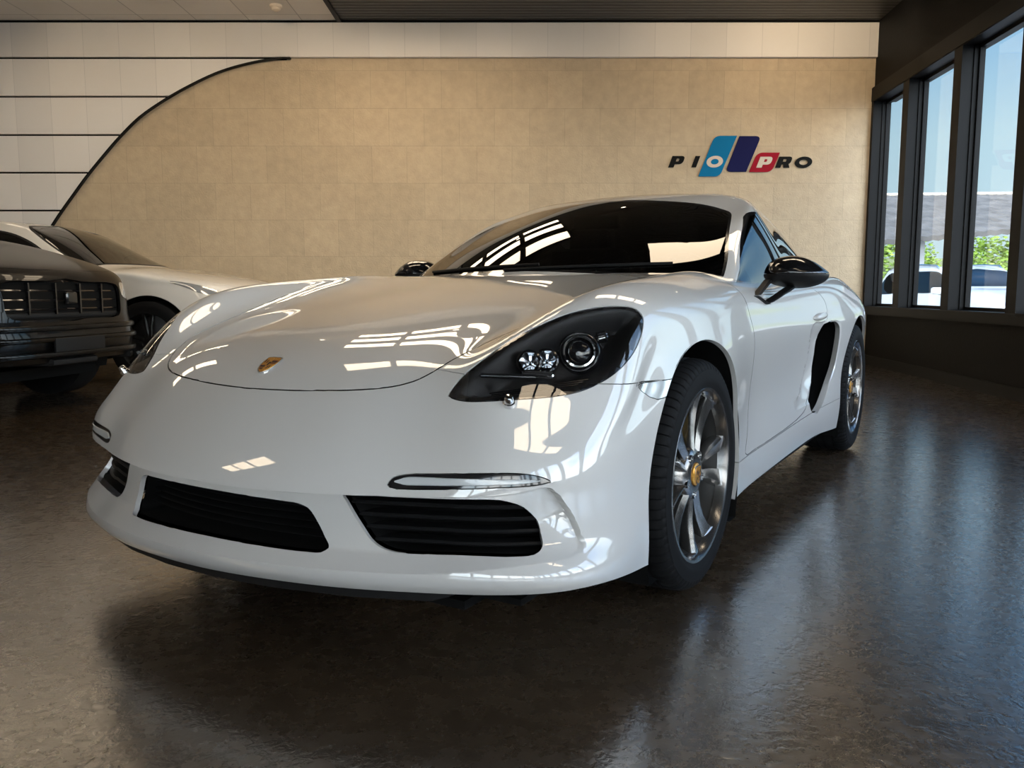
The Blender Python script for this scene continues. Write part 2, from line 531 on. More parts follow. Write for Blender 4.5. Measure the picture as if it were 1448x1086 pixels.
# ------------------------------------------------------------------ daylight
wd = bpy.data.worlds.new('sky')
SC.world = wd
wd.use_nodes = True
nt = wd.node_tree
N = nt.nodes.new
bg = nt.nodes['Background']
tc = N('ShaderNodeTexCoord')
sx = N('ShaderNodeSeparateXYZ')
rp = N('ShaderNodeValToRGB')
e = rp.color_ramp.elements
e[0].position = .0; e[0].color = (.62, .80, .90, 1)
e[1].position = .5; e[1].color = (.13, .33, .70, 1)
e.new(.16).color = (.53, .75, .88, 1)
e.new(.26).color = (.31, .56, .82, 1)
e.new(.34).color = (.18, .42, .74, 1)
cl = N('ShaderNodeTexNoise'); cl.inputs['Scale'].default_value = 3.2; cl.inputs['Detail'].default_value = 7; cl.inputs['Roughness'].default_value = .55
cr = N('ShaderNodeMapRange'); cr.inputs['From Min'].default_value = .34; cr.inputs['From Max'].default_value = .60
az = N('ShaderNodeMapRange'); az.inputs['From Min'].default_value = .62; az.inputs['From Max'].default_value = -.25   # unseen sky and cloud towards the front, boosted to light the car
cm = N('ShaderNodeMath'); cm.operation = 'MULTIPLY'
ml = N('ShaderNodeMix'); ml.data_type = 'RGBA'; ml.inputs['B'].default_value = (.97, .97, .98, 1)
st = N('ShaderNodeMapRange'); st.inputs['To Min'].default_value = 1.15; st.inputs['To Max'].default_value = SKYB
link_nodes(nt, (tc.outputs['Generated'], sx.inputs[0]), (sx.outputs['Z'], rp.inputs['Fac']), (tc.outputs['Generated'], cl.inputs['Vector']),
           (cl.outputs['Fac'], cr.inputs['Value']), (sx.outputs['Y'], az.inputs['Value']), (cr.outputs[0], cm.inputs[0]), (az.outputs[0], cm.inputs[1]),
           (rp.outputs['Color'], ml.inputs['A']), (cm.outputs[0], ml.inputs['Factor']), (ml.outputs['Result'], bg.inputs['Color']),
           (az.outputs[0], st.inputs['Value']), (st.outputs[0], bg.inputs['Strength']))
sun = bpy.data.lights.new('sun', 'SUN')
sun.energy = 3.2
sun.angle = .01
sun.color = (1, .95, .86)
so = link(bpy.data.objects.new('sun', sun))
so.rotation_euler = (math.radians(12), math.radians(-42), 0)    # high sun from the far side: light falls towards +x outdoors
# ground outside
M['ground'] = nmat('asphalt', (.20, .20, .19), .8, noise=(3, .2))
struct(boxes('ground', [((-40, -40, -.35), (90, 120, -.12))], M['ground']))
SC.view_settings.view_transform = 'Standard'
SC.view_settings.look = 'None'
SC.view_settings.gamma = 1
SC.view_settings.use_curve_mapping = False
SC.view_settings.exposure = EXPO
# ------------------------------------------------------------------ sports car skin (x = left, y = rear, z = up; origin under the front axle)
CAP = [
 [(0,-.945,.565),(.18,-.932,.565),(.36,-.90,.567),(.54,-.845,.57),(.70,-.787,.572),(.82,-.635,.575)],
 [(0,-.86,.642),(.18,-.848,.642),(.36,-.815,.648),(.52,-.752,.668),(.675,-.675,.712),(.832,-.475,.70)],
 [(0,-.72,.717),(.18,-.71,.717),(.36,-.68,.718),(.535,-.63,.731),(.68,-.52,.812),(.82,-.34,.81)],
 [(0,-.5,.773),(.18,-.49,.773),(.36,-.46,.773),(.575,-.41,.790),(.70,-.33,.872),(.835,-.12,.832)],
 [(0,-.2,.830),(.19,-.19,.830),(.38,-.17,.828),(.60,-.14,.847),(.708,-.08,.898),(.835,.05,.845)],
 [(0,.1,.875),(.2,.1,.874),(.4,.1,.871),(.625,.11,.887),(.715,.13,.912),(.835,.22,.85)],
 [(0,.38,.915),(.2,.38,.914),(.41,.38,.911),(.63,.38,.922),(.725,.38,.92),(.828,.42,.858)],
 [(0,.65,.935),(.2,.65,.933),(.42,.65,.93),(.65,.65,.922),(.735,.65,.907),(.825,.65,.857)],
 [(0,1.,.925),(.2,1.,.92),(.42,1.,.915),(.66,1.,.91),(.745,1.,.897),(.825,1.,.853)],
 [(0,1.35,.925),(.2,1.35,.92),(.42,1.35,.915),(.66,1.35,.912),(.76,1.35,.902),(.832,1.35,.856)],
 [(0,1.7,.925),(.2,1.7,.92),(.42,1.7,.918),(.66,1.7,.918),(.77,1.7,.914),(.845,1.7,.863)],
 [(0,2.05,.925),(.2,2.05,.922),(.42,2.05,.92),(.66,2.05,.93),(.775,2.05,.930),(.865,2.05,.865)],
 [(0,2.475,.92),(.2,2.475,.92),(.42,2.475,.92),(.64,2.475,.935),(.775,2.475,.938),(.85,2.475,.858)],
 [(0,2.8,.90),(.2,2.8,.90),(.42,2.8,.90),(.63,2.8,.91),(.74,2.8,.912),(.838,2.8,.84)],
 [(0,3.1,.875),(.2,3.09,.875),(.42,3.07,.872),(.6,3.05,.875),(.7,3.03,.87),(.80,3.0,.80)],
 [(0,3.25,.84),(.2,3.24,.84),(.40,3.22,.835),(.56,3.19,.83),(.66,3.15,.81),(.74,3.1,.76)],
]
# ring levels below the cap edge; front stations (6), then side stations for rows 1..14, rear corner, rear stations (5)
FR = [
 [(0,-1.0,.505),(.185,-.987,.505),(.365,-.952,.505),(.545,-.893,.507),(.718,-.832,.508),(.842,-.665,.51)],
 [(0,-1.04,.45),(.185,-1.027,.45),(.37,-.985,.45),(.55,-.922,.45),(.724,-.848,.45),(.848,-.68,.45)],
 [(0,-1.06,.395),(.19,-1.045,.395),(.375,-1.0,.395),(.555,-.935,.395),(.722,-.848,.395),(.846,-.68,.395)],
 [(0,-1.06,.325),(.19,-1.045,.325),(.38,-1.0,.325),(.56,-.935,.325),(.727,-.848,.325),(.85,-.685,.32)],
 [(0,-1.058,.248),(.19,-1.045,.248),(.39,-1.008,.248),(.582,-.945,.248),(.757,-.862,.247),(.876,-.70,.245)],
 [(0,-1.03,.205),(.19,-1.018,.205),(.388,-.985,.205),(.576,-.925,.204),(.75,-.843,.202),(.87,-.69,.198)],
]
SY = [-.45,-.30,-.12,.05,.22,.42,.65,1.0,1.35,1.7,2.05,2.475,2.8,3.0]
SX = [
 [(.852,.62),(.868,.55),(.873,.46),(.874,.36),(.878,.26),(.875,.19)],
 [(.852,.71),(.877,.62),(.885,.51),(.886,.39),(.886,.275),(.88,.178)],
 [(.868,.74),(.890,.65),(.894,.53),(.893,.405),(.89,.29),(.88,.18)],
 [(.873,.76),(.893,.67),(.897,.545),(.896,.415),(.892,.295),(.882,.18)],
 [(.868,.77),(.886,.685),(.889,.555),(.887,.425),(.885,.30),(.876,.18)],
 [(.855,.78),(.868,.70),(.866,.57),(.862,.44),(.872,.305),(.864,.187)],
 [(.848,.78),(.858,.70),(.845,.57),(.842,.44),(.864,.305),(.857,.19)],
 [(.846,.78),(.856,.70),(.836,.57),(.833,.44),(.862,.30),(.856,.195)],
 [(.850,.78),(.862,.70),(.840,.57),(.834,.44),(.864,.30),(.858,.2)],
 [(.865,.785),(.878,.705),(.862,.57),(.852,.44),(.873,.30),(.866,.2)],
 [(.885,.79),(.900,.71),(.892,.57),(.886,.44),(.89,.30),(.88,.18)],
 [(.897,.78),(.911,.70),(.907,.57),(.90,.44),(.895,.30),(.885,.18)],
 [(.875,.77),(.89,.69),(.88,.56),(.87,.43),(.86,.30),(.845,.19)],
 [(.82,.73),(.835,.65),(.83,.54),(.825,.42),(.815,.30),(.80,.2)],
]
RZ = [.69,.62,.53,.42,.30,.21]
RYo = [.05,.09,.10,.10,.08,.0]
skirt = []
for k in range(6):
    lv = list(FR[k])
    for j in range(14):
        lv.append((SX[j][k][0], SY[j], SX[j][k][1]))
    o = RYo[k]
    lv += [(.75 + o * .3, 3.1 + o, RZ[k])]
    lv += [(.66, 3.17 + o, RZ[k]), (.56, 3.21 + o, RZ[k]), (.40, 3.24 + o, RZ[k]), (.2, 3.26 + o, RZ[k]), (0, 3.27 + o, RZ[k])]
    skirt.append(lv)
cv_, cf_ = cap_skirt(CAP, skirt)
BODY_V, BODY_F = limit_skin(cv_, cf_, 4)
def lip_level(P):
    P[:, 2] += .032 * P[:, 0] * (1 - smoothstep(.23, .33, P[:, 2])) * (1 - smoothstep(-.75, -.40, P[:, 1]))
    return P


# greenhouse
def _ws(y, z, x): return (x, y + .40 * x * x, z - .09 * x * x)
GC = [
 [_ws(.33,.857,x) for x in (0,.3,.565)] + [(.715,.57,.83)],
 [_ws(.46,.931,x) for x in (0,.29,.575)] + [(.725,.70,.905)],
 [_ws(.80,1.105,x) for x in (0,.28,.55)] + [(.677,.98,1.07)],
 [_ws(1.14,1.236,x) for x in (0,.27,.542)] + [(.642,1.265,1.195)],
 [(0,1.38,1.303),(.26,1.40,1.297),(.505,1.45,1.283),(.608,1.47,1.222)],
 [(0,1.65,1.33),(.26,1.65,1.321),(.475,1.65,1.288),(.582,1.66,1.222)],
 [(0,2.0,1.285),(.25,2.0,1.275),(.447,2.0,1.243),(.567,1.98,1.18)],
 [(0,2.35,1.19),(.25,2.35,1.18),(.44,2.34,1.155),(.56,2.28,1.09)],
 [(0,2.7,1.04),(.25,2.7,1.035),(.44,2.68,1.02),(.58,2.6,.98)],
 [(0,3.0,.86),(.25,3.0,.86),(.44,2.97,.86),(.6,2.88,.85)],
]
def gsk(k):
    lv = [(p[0], p[1] - .03 * k, p[2] - .04 * k) for p in GC[0][:3]] + [(GC[0][3][0] + .02 * k, GC[0][3][1] - .02 * k, GC[0][3][2] - .04 * k)]
    base = [.755,.77,.77,.775,.775,.775,.77,.77,.75,.72]
    for j in range(1, 9):
        x0, y0, z0 = GC[j][3]
        zb = .85
        t = k / 3
        bulge = .025 * math.sin(pi * t) * (z0 - zb) / .35
        lv.append((x0 + (base[j] - x0) * t + bulge, y0 + (.03 if j < 3 else 0) * t, z0 + (zb - z0) * t))
    p = GC[9]
    lv += [(p[3][0] + .02 * k, p[3][1] + .02 * k, p[3][2] - .03 * k)] + [(q[0], q[1] + .02 * k, q[2] - .03 * k) for q in (p[2], p[1], p[0])]
    return lv
gv_, gf_ = cap_skirt(GC, [gsk(1), gsk(2), gsk(3)])
GREEN_V, GREEN_F = limit_skin(gv_, gf_, 4)
# ------------------------------------------------------------------ cutting a dense skin into panels
class Skin:
    """half skin (x >= 0) kept in a bmesh; faces carry a part id"""
    def __init__(s, V, F, keep):
        V = np.asarray(V)
        ok = V[:, 0] > -1e-5
        use = [f for f in F if all(ok[i] for i in f) and keep(V[list(f)].mean(0))]
        ids = sorted({i for f in use for i in f})
        mp = {i: n for n, i in enumerate(ids)}
        s.bm = bmesh.new()
        vs = [s.bm.verts.new((max(V[i][0], 0.0), V[i][1], V[i][2])) for i in ids]
        for f in use:
            s.bm.faces.new([vs[mp[i]] for i in f])
        s.lay = s.bm.faces.layers.int.new('part')
        s.names = {0: 'body'}
        s.bm.normal_update()
    def co(s):
        s.bm.verts.ensure_lookup_table()
        s.bm.verts.index_update()
        return np.array([v.co[:] for v in s.bm.verts])
    def cut(s, fn, eps=4e-4):
        bm = s.bm
        val = fn(s.co())
        val = np.where(np.abs(val) < eps, 0.0, val)
        d = {v: val[i] for i, v in enumerate(bm.verts)}
        edges = [e for e in bm.edges if d[e.verts[0]] * d[e.verts[1]] < 0]
        for e in edges:
            a, b = e.verts
            t = d[a] / (d[a] - d[b])
            _, nv = bmesh.utils.edge_split(e, a, t)
            d[nv] = 0.0
        fs = set()
        for v, x in d.items():
            if x == 0.0:
                fs.update(v.link_faces)
        for f in fs:
            vs = list(f.verts)
            sg = [d[v] for v in vs]
            if min(sg) < 0 < max(sg):
                z = [v for v in vs if d[v] == 0.0]
                if len(z) == 2:
                    try: bmesh.utils.face_split(f, z[0], z[1])
                    except ValueError: pass
                elif len(z) > 2:
                    for a in range(len(z)):
                        done = False
                        for b in range(a + 1, len(z)):
                            i, j = vs.index(z[a]), vs.index(z[b])
                            if abs(i - j) in (1, len(vs) - 1): continue
                            s1 = [d[v] for v in vs[min(i, j) + 1:max(i, j)]]
                            if any(x < 0 for x in s1) != any(x > 0 for x in s1):
                                try:
                                    bmesh.utils.face_split(f, z[a], z[b]); done = True
                                except ValueError: pass
                                break
                        if done: break
        return d
    def assign(s, name, fn, only=None):
        """cut along fn = 0 and give faces with fn < 0 the part name"""
        s.cut(fn)
        pid = next((k for k, v in s.names.items() if v == name), None)
        if pid is None:
            pid = len(s.names)
            s.names[pid] = name
        s.bm.faces.ensure_lookup_table()
        cen = np.array([f.calc_center_median()[:] for f in s.bm.faces])
        v = fn(cen)
        for f, x in zip(s.bm.faces, v):
            if x < 0 and (only is None or s.names[f[s.lay]] in only):
                f[s.lay] = pid
    def move(s, fn):
        """fn(co, normals) -> offsets"""
        P = s.co()
        s.bm.normal_update()
        N = np.array([v.normal[:] for v in s.bm.verts])
        D = fn(P, N)
        for v, d in zip(s.bm.verts, D):
            v.co += Vector(d)
        s.bm.normal_update()
    def grab(s, name):
        """verts, faces, normals of a part"""
        pid = next(k for k, v in s.names.items() if v == name)
        fs = [f for f in s.bm.faces if f[s.lay] == pid]
        ids, V, N, F = {}, [], [], []
        for f in fs:
            r = []
            for v in f.verts:
                if v not in ids:
                    ids[v] = len(V)
                    V.append(v.co[:])
                    N.append(v.normal[:])
                r.append(ids[v])
            F.append(r)
        return np.array(V), F, np.array(N)

def mirror_x(V, F, N):
    M = np.array([-1, 1, 1])
    return V * M, [list(reversed(f)) for f in F], N * M

def panel(name, V, F, mat, parent, N=None, gap=.0013, flange=.014, flange_dir=None, post=None, both=False, sharp=40, dark=False):
    """one body panel: smooth skin, edges pulled back for the shut line and turned inwards"""
    bm = bmesh.new()
    vs = [bm.verts.new(v) for v in V]
    for f in F:
        try: bm.faces.new([vs[i] for i in f])
        except ValueError: pass
    if both:
        v2 = [bm.verts.new((-v[0], v[1], v[2])) for v in V]
        for f in F:
            try: bm.faces.new([v2[i] for i in reversed(f)])
            except ValueError: pass
        bmesh.ops.remove_doubles(bm, verts=[v for v in bm.verts if abs(v.co.x) < 2e-4], dist=3e-4)
    bmesh.ops.dissolve_degenerate(bm, dist=2e-4, edges=bm.edges)
    bm.normal_update()
    be = [e for e in bm.edges if len(e.link_faces) == 1]
    bv = {v for e in be for v in e.verts}
    mv = {}
    if gap:
        for v in bv:
            t = Vector()
            c = Vector()
            for e in v.link_edges:
                if len(e.link_faces) == 1:
                    w = (e.other_vert(v).co - v.co)
                    t = t + (w if t.dot(w) >= 0 else -w)
            for f in v.link_faces:
                c += (f.calc_center_median() - v.co).normalized()
            n = v.normal
            if t.length > 0:
                t.normalize()
                c -= t * c.dot(t)
            c -= n * c.dot(n)
            if c.length > 1e-6:
                mv[v] = c.normalized() * gap
    nrm = {v: v.normal.copy() for v in bv}
    for v, d in mv.items():
        v.co += d
    if flange:
        for e in be: e.smooth = False
        r = bmesh.ops.extrude_edge_only(bm, edges=be)
        new = [g for g in r['geom'] if isinstance(g, bmesh.types.BMVert)]
        import_map = {}
        for v in new:
            o = None
            for e in v.link_edges:
                w = e.other_vert(v)
                if w in bv: o = w
            n = nrm.get(o, Vector((0, 0, 1)))
            dvec = Vector(flange_dir(o.co)) if flange_dir else -n
            v.co += dvec * flange
        for e in be: e.smooth = False
        if dark:
            for v in new:
                for f in v.link_faces: f.material_index = 1
    a = math.radians(sharp)
    for f in bm.faces: f.smooth = True
    for e in bm.edges:
        if len(e.link_faces) == 2 and e.calc_face_angle(0) > a: e.smooth = False
    if post: post(bm)
    me = bpy.data.meshes.new(name)
    bm.to_mesh(me)
    bm.free()
    for m in (mat if isinstance(mat, (list, tuple)) else [mat]): me.materials.append(m)
    return link(bpy.data.objects.new(name, me), parent)

def sides(name, part, mat, parent, skin, lipfix=None, **k):
    V, F, N = skin.grab(part)
    out = []
    for sg in (1, -1):
        v, f, n = (V.copy(), F, N) if sg > 0 else mirror_x(V, F, N)
        if lipfix: v = lipfix(v)
        out.append(panel(name, v, f, mat, parent, **k))
    return out

def basis(n, up=(0, 0, 1)):
    n = np.array(n, float); n /= np.linalg.norm(n)
    u = np.cross(up, n); u /= np.linalg.norm(u)
    return u, np.cross(n, u), n

def field2(axes, poly, guard=None, n=6, smooth=True):
    """signed field of a closed outline drawn on a plane; axes: two unit vectors or two indices"""
    P = np.array(poly, float)
    A = np.eye(3)
    ax = [A[a] if isinstance(a, int) else np.asarray(a) for a in axes]
    if P.shape[1] == 3:
        P = np.stack([P @ ax[0], P @ ax[1]], 1)
    if smooth: P = spline(P, n)
    lo, hi = P.min(0) - .15, P.max(0) + .15
    def fn(C):
        Q = np.stack([C @ ax[0], C @ ax[1]], 1)
        out = np.full(len(Q), .2)
        m = ((Q > lo) & (Q < hi)).all(1)
        if guard is not None: m &= guard(C)
        if m.any(): out[m] = sdf_poly(Q[m], P)
        return out
    return fn
# ------------------------------------------------------------------ outlines on the sports car (half, x = left side)
HLN = basis((.62, -.52, .59))
HL3 = [(.547,-.791,.630),(.547,-.777,.645),(.559,-.745,.675),(.585,-.705,.708),(.621,-.642,.751),(.673,-.567,.790),(.71,-.505,.812),(.75,-.442,.824),(.783,-.389,.825),(.806,-.357,.819),(.823,-.351,.801),(.832,-.366,.778),(.838,-.40,.745),(.838,-.448,.709),(.829,-.508,.676),(.811,-.567,.652),(.786,-.623,.636),(.755,-.673,.629),(.715,-.722,.626),(.656,-.771,.623),(.60,-.792,.620),(.564,-.795,.624)]
front = lambda C: C[:, 1] < -.2
F_HL = field2((HLN[0], HLN[1]), HL3, front)
HOOD = [(-.25,-.862),(-.12,-.877),(0,-.885),(.12,-.877),(.21,-.864),(.30,-.847),(.37,-.825),(.42,-.800),(.455,-.772),(.476,-.742),(.492,-.705),(.515,-.645),(.536,-.55),(.563,-.42),(.592,-.27),(.628,-.1),(.66,.1),(.69,.32),(.712,.52),(.715,.60),(.60,.60),(.2,.60),(-.25,.60)]
F_HOOD = field2((0, 1), HOOD, lambda C: C[:, 2] > .5)
# plane of the bumper / wing seam
_P = np.array([(.485,-.735,.679),(.561,-.745,.675),(.824,-.546,.651),(.854,-.455,.640),(.88,-.25,.637)])
_c = np.linalg.lstsq(np.c_[np.ones(5), _P[:, 0], _P[:, 1]], _P[:, 2], rcond=None)[0]
def F_BUMP(C):
    return np.maximum(C[:, 2] - (_c[0] + _c[1] * C[:, 0] + _c[2] * C[:, 1]), (C[:, 1] + .0) )
DOOR = [(.47,.97),(.472,.90),(.49,.83),(.535,.755),(.565,.665),(.572,.57),(.555,.46),(.51,.385),(.455,.325),(.47,.314),(.60,.312),(.846,.312),(1.25,.325),(1.42,.345),(1.50,.372),(1.575,.405),(1.655,.47),(1.675,.55),(1.652,.63),(1.655,.69),(1.70,.725),(1.745,.75),(1.745,.80),(1.68,.845),(1.60,.88),(1.55,.97)]
F_DOOR = field2((1, 2), DOOR, lambda C: C[:, 0] > .6)
F_SILL = lambda C: np.maximum(C[:, 2] - (.307 + .02 * np.clip(C[:, 1] - .85, 0, 2)), np.maximum(.2 - C[:, 1], C[:, 1] - 2.2))
def circ(y0, z0, r, flare=0):
    def fn(C):
        yy = C[:, 1] - y0
        zz = C[:, 2] - z0
        rr = r + flare * smoothstep(.0, .32, -zz) * (yy < 0)
        return np.where(C[:, 0] > .5, np.hypot(yy, np.where(zz < 0, zz * .55, zz)) - rr, .3)
    return fn
F_ARCH_F = circ(-.03, .337, .388)
F_ARCH_R = circ(2.465, .345, .388, .05)
RECESS = [(-.3,.4245),(0,.424),(.163,.423),(.333,.425),(.437,.427),(.584,.431),(.69,.435),(.75,.442),(.785,.452),(.800,.448),(.812,.430),(.824,.392),(.836,.342),(.846,.315),(.846,.295),(.835,.284),(.80,.262),(.70,.20),(-.3,.20)]
F_REC = field2((0, 2), RECESS, lambda C: C[:, 1] < -.45, smooth=False)
DRL = [(.494,.452),(.499,.464),(.523,.472),(.60,.478),(.67,.482),(.745,.482),(.779,.474),(.797,.462),(.783,.457),(.717,.454),(.629,.449),(.53,.444),(.50,.445)]
F_DRL = field2((0, 2), DRL, lambda C: C[:, 1] < -.6)
INTK = [(.377,.419),(.388,.402),(.415,.357),(.444,.320),(.474,.302),(.509,.295),(.636,.298),(.742,.300),(.776,.304),(.780,.318),(.768,.345),(.752,.380),(.735,.403),(.708,.416),(.69,.419),(.58,.418),(.45,.417)]
F_INTK = field2((0, 2), INTK, lambda C: C[:, 1] < -.6)
CENT = [(-.2,.395),(0,.396),(.119,.395),(.228,.392),(.275,.389),(.298,.380),(.317,.353),(.335,.320),(.347,.297),(.341,.286),(.301,.283),(.172,.284),(0,.286),(-.2,.285)]
F_CENT = field2((0, 2), CENT, lambda C: C[:, 1] < -.6)
MARK = [(.454,.640),(.36,.6385),(.243,.638),(.27,.615),(.305,.597),(.36,.595),(.39,.603)]
F_MARK = field2((1, 2), [(-a, b) for a, b in MARK], lambda C: (C[:, 0] > .7) & (C[:, 1] < 0), n=1, smooth=False)
SIDE = [(1.775,.722),(1.70,.712),(1.665,.695),(1.650,.64),(1.672,.551),(1.650,.465),(1.575,.398),(1.525,.366),(1.528,.335),(1.56,.318),(1.69,.331),(1.86,.410),(1.965,.505),(1.985,.60),(1.985,.68),(1.93,.715),(1.85,.724)]
F_SIDE = field2((1, 2), SIDE, lambda C: C[:, 0] > .6)
SCOOP = [(1.62,.725),(1.50,.722),(1.45,.69),(1.488,.564),(1.436,.456),(1.35,.41),(1.265,.392),(1.275,.368),(1.40,.365),(1.55,.37),(1.72,.47),(1.75,.56),(1.72,.66),(1.72,.72)]
F_SCOOP = field2((1, 2), SCOOP, lambda C: C[:, 0] > .6)
FOOT = [(-.3,.66),(.3,.67),(.55,.74),(.66,.90),(.69,1.2),(.70,2.0),(.60,2.7),(.3,2.8),(-.3,2.8)]
F_FOOT = field2((0, 1), FOOT, lambda C: C[:, 2] > .7)

body = Skin(BODY_V, BODY_F, lambda c: True)
# sculpted recesses
body.cut(F_REC)
body.cut(lambda C: F_REC(C) + .006)
body.cut(F_SCOOP)
def _zb(x): return .254 + .03 * smoothstep(.55, .84, x)
body.cut(lambda C: np.where(C[:, 1] < -.6, C[:, 2] - _zb(C[:, 0]), .2))
def sculpt(P, N):
    D = np.zeros_like(P)
    sd = F_REC(P)
    t_ = np.clip((P[:, 2] - _zb(P[:, 0])) / (.040 + .07 * smoothstep(.70, .84, P[:, 0])), 0, 1)
    dep = .042 * smoothstep(0, .007, -sd) * np.clip(t_ * 1.15 - .15 * t_ * t_, 0, 1)
    k = smoothstep(.35, .8, P[:, 0])
    D[:, 0] -= dep * k * .55
    D[:, 1] += dep * (1 - .35 * k)
    s2 = F_SCOOP(P)
    d2 = .006 * smoothstep(0, .006, -s2) + .020 * smoothstep(.0, .10, -s2)
    d2 *= smoothstep(1.24, 1.42, P[:, 1])
    D[:, 0] -= d2
    return D
body.move(sculpt)
body.assign('arch', F_ARCH_F)
body.assign('arch', F_ARCH_R)
body.assign('headlight', F_HL, ['body'])
body.assign('hood', F_HOOD, ['body'])
body.assign('intake_hole', F_INTK, ['body'])
body.assign('intake_hole', F_CENT, ['body'])
body.assign('drl', F_DRL, ['body'])
body.assign('marker', F_MARK, ['body'])
body.assign('side_hole', F_SIDE, ['body'])
body.assign('tail', field2((0, 2), [(.44,.785),(.60,.79),(.72,.785),(.80,.765),(.815,.735),(.78,.70),(.66,.695),(.50,.71),(.44,.735)], lambda C: C[:, 1] > 2.9), ['body'])
body.assign('foot', F_FOOT, ['body', 'hood'])
body.assign('door', F_DOOR, ['body'])
body.assign('sill', F_SILL, ['body'])
body.assign('bumper', F_BUMP, ['body'])
body.assign('wing', lambda C: np.where(C[:, 2] > 0, C[:, 1] - .62, 1), ['body'])
body.assign('quarter', lambda C: np.where(C[:, 2] > 0, C[:, 1] - 9, 1), ['body'])

# greenhouse outlines
WS = [(-.3,.938),(0,.938),(.228,.929),(.514,.910),(.66,.893),(.705,.884),(.703,.915),(.684,.981),(.629,1.097),(.597,1.157),(.573,1.187),(.530,1.207),(.418,1.239),(.212,1.264),(0,1.276),(-.3,1.262)]
F_WS = field2((0, 2), WS, lambda C: C[:, 1] < 1.5)
SW = [(.722,.882),(.79,.935),(.864,.991),(.96,1.055),(1.058,1.112),(1.165,1.168),(1.235,1.190),(1.33,1.199),(1.50,1.200),(1.70,1.180),(1.85,1.148),(2.0,1.105),(2.15,1.045),(2.26,.975),(2.28,.925),(2.22,.90),(2.0,.892),(1.5,.885),(1.0,.88)]
F_SW = field2((1, 2), SW, lambda C: C[:, 0] > .53)
RW = [(-.3,1.9),(.3,1.9),(.42,1.95),(.46,2.1),(.49,2.6),(.47,2.8),(.3,2.84),(-.3,2.84)]
F_RW = field2((0, 1), RW, lambda C: C[:, 2] > .85)
green = Skin(GREEN_V, GREEN_F, lambda c: c[2] > .83)
green.assign('shield_trim', F_WS, ['body'])
green.assign('shield', lambda C: F_WS(C) + .009, ['shield_trim'])
green.assign('sw_trim', F_SW, ['body'])
green.assign('glass_door', lambda C: F_SW(C) + .012, ['sw_trim'])
green.assign('sw_trim', lambda C: np.where(C[:, 0] > .4, np.abs(C[:, 1] - 1.66 - .35 * (C[:, 2] - .9)) - .022, 1), ['glass_door'])
green.assign('sw_trim', lambda C: np.where(C[:, 0] > .4, C[:, 1] - .86 - .25 * (.96 - C[:, 2]), 1), ['glass_door'])
green.assign('glass_rear', lambda C: np.where(C[:, 0] > .4, 1.68 - C[:, 1], 1), ['glass_door'])
green.assign('rear_trim', F_RW, ['body'])
green.assign('rear_glass', lambda C: F_RW(C) + .02, ['rear_trim'])
car = empty('sports_car', CAR_LOC, -CAR_YAW)
tag(car, 'glossy white two-door sports coupe with black door mirrors in the middle of the showroom', 'car')
LIP = dict(lipfix=lip_level)
def merged(name, part, mat, skin, parent=car, **k):
    V, F, N = skin.grab(part)
    return panel(name, V, F, mat, parent, both=True, **k)
def merged_lip(name, part, mat, skin, **k):
    V, F, N = skin.grab(part)
    def post(bm):
        P = np.array([v.co[:] for v in bm.verts])
        P = lip_level(P)
        for v, p in zip(bm.verts, P): v.co = p
    return panel(name, V, F, mat, car, both=True, post=post, **k)
PD = [M['paint'], M['void']]
merged('hood', 'hood', PD, body, gap=.003, dark=True)
bumper = merged_lip('front_bumper', 'bumper', M['paint'], body, flange=.013)
sides('front_wing', 'wing', M['paint'], car, body)
doors = sides('door', 'door', PD, car, body, gap=.002, dark=True)
sides('side_skirt', 'sill', M['paint'], car, body)
merged('rear_body', 'quarter', M['paint'], body)
merged('roof', 'body', M['paint'], green, gap=.0005, flange=.01)
wsh = merged('windscreen', 'shield', M['tint'], green, gap=0, flange=0)
wst = merged('windscreen_seal', 'shield_trim', M['black'], green, gap=0, flange=.006)
sides('window_seal', 'sw_trim', M['black'], car, green, gap=0, flange=.006)
sides('door_window', 'glass_door', M['side_glass'], car, green, gap=0, flange=0)
sides('quarter_window', 'glass_rear', M['side_glass'], car, green, gap=0, flange=0)
merged('rear_window', 'rear_glass', M['tint'], green, gap=0, flange=0)
merged('rear_window_seal', 'rear_trim', M['black'], green, gap=0, flange=.005)
sides('tail_light', 'tail', M['tail'], car, body, gap=.0015, flange=.02)
lamps = sides('headlight', 'headlight', M['lens'], car, body, gap=.0015, flange=.004)
sides('side_marker', 'marker', M['clear_lamp'], car, body, gap=.001, flange=.01)
sides('daytime_light', 'drl', M['black'], car, body, gap=.001, flange=.012)
# ------------------------------------------------------------------ sports car: fittings
from mathutils.bvhtree import BVHTree
BTREE = BVHTree.FromPolygons([tuple(v) for v in BODY_V], BODY_F)
def surf(o, d):
    h = BTREE.ray_cast(Vector(o), Vector(d))
    return h[0], h[1]
def front_y(x, z):
    h = surf((x, -3, z), (0, 1, 0))[0]
    return h.y if h else -.9
def lathe(bm, prof, n, axis='X', angs=None, close=False):
    """prof: list of (a, r): a along the axis"""
    rings = []
    A = angs if angs is not None else [2 * pi * k / n for k in range(n)]
    for t in A:
        c, s = math.cos(t), math.sin(t)
        ring = []
        for p in prof:
            a, r = p(t) if callable(p) else p
            ring.append(bm.verts.new({'X': (a, r * c, r * s), 'Y': (r * c, a, r * s), 'Z': (r * c, r * s, a)}[axis]))
        rings.append(ring)
    m = len(prof)
    for k in range(len(A)):
        q, w = rings[k], rings[(k + 1) % len(A)]
        for i in range(m - 1 if not close else m):
            j = (i + 1) % m
            try: bm.faces.new([q[i], q[j], w[j], w[i]])
            except ValueError: pass
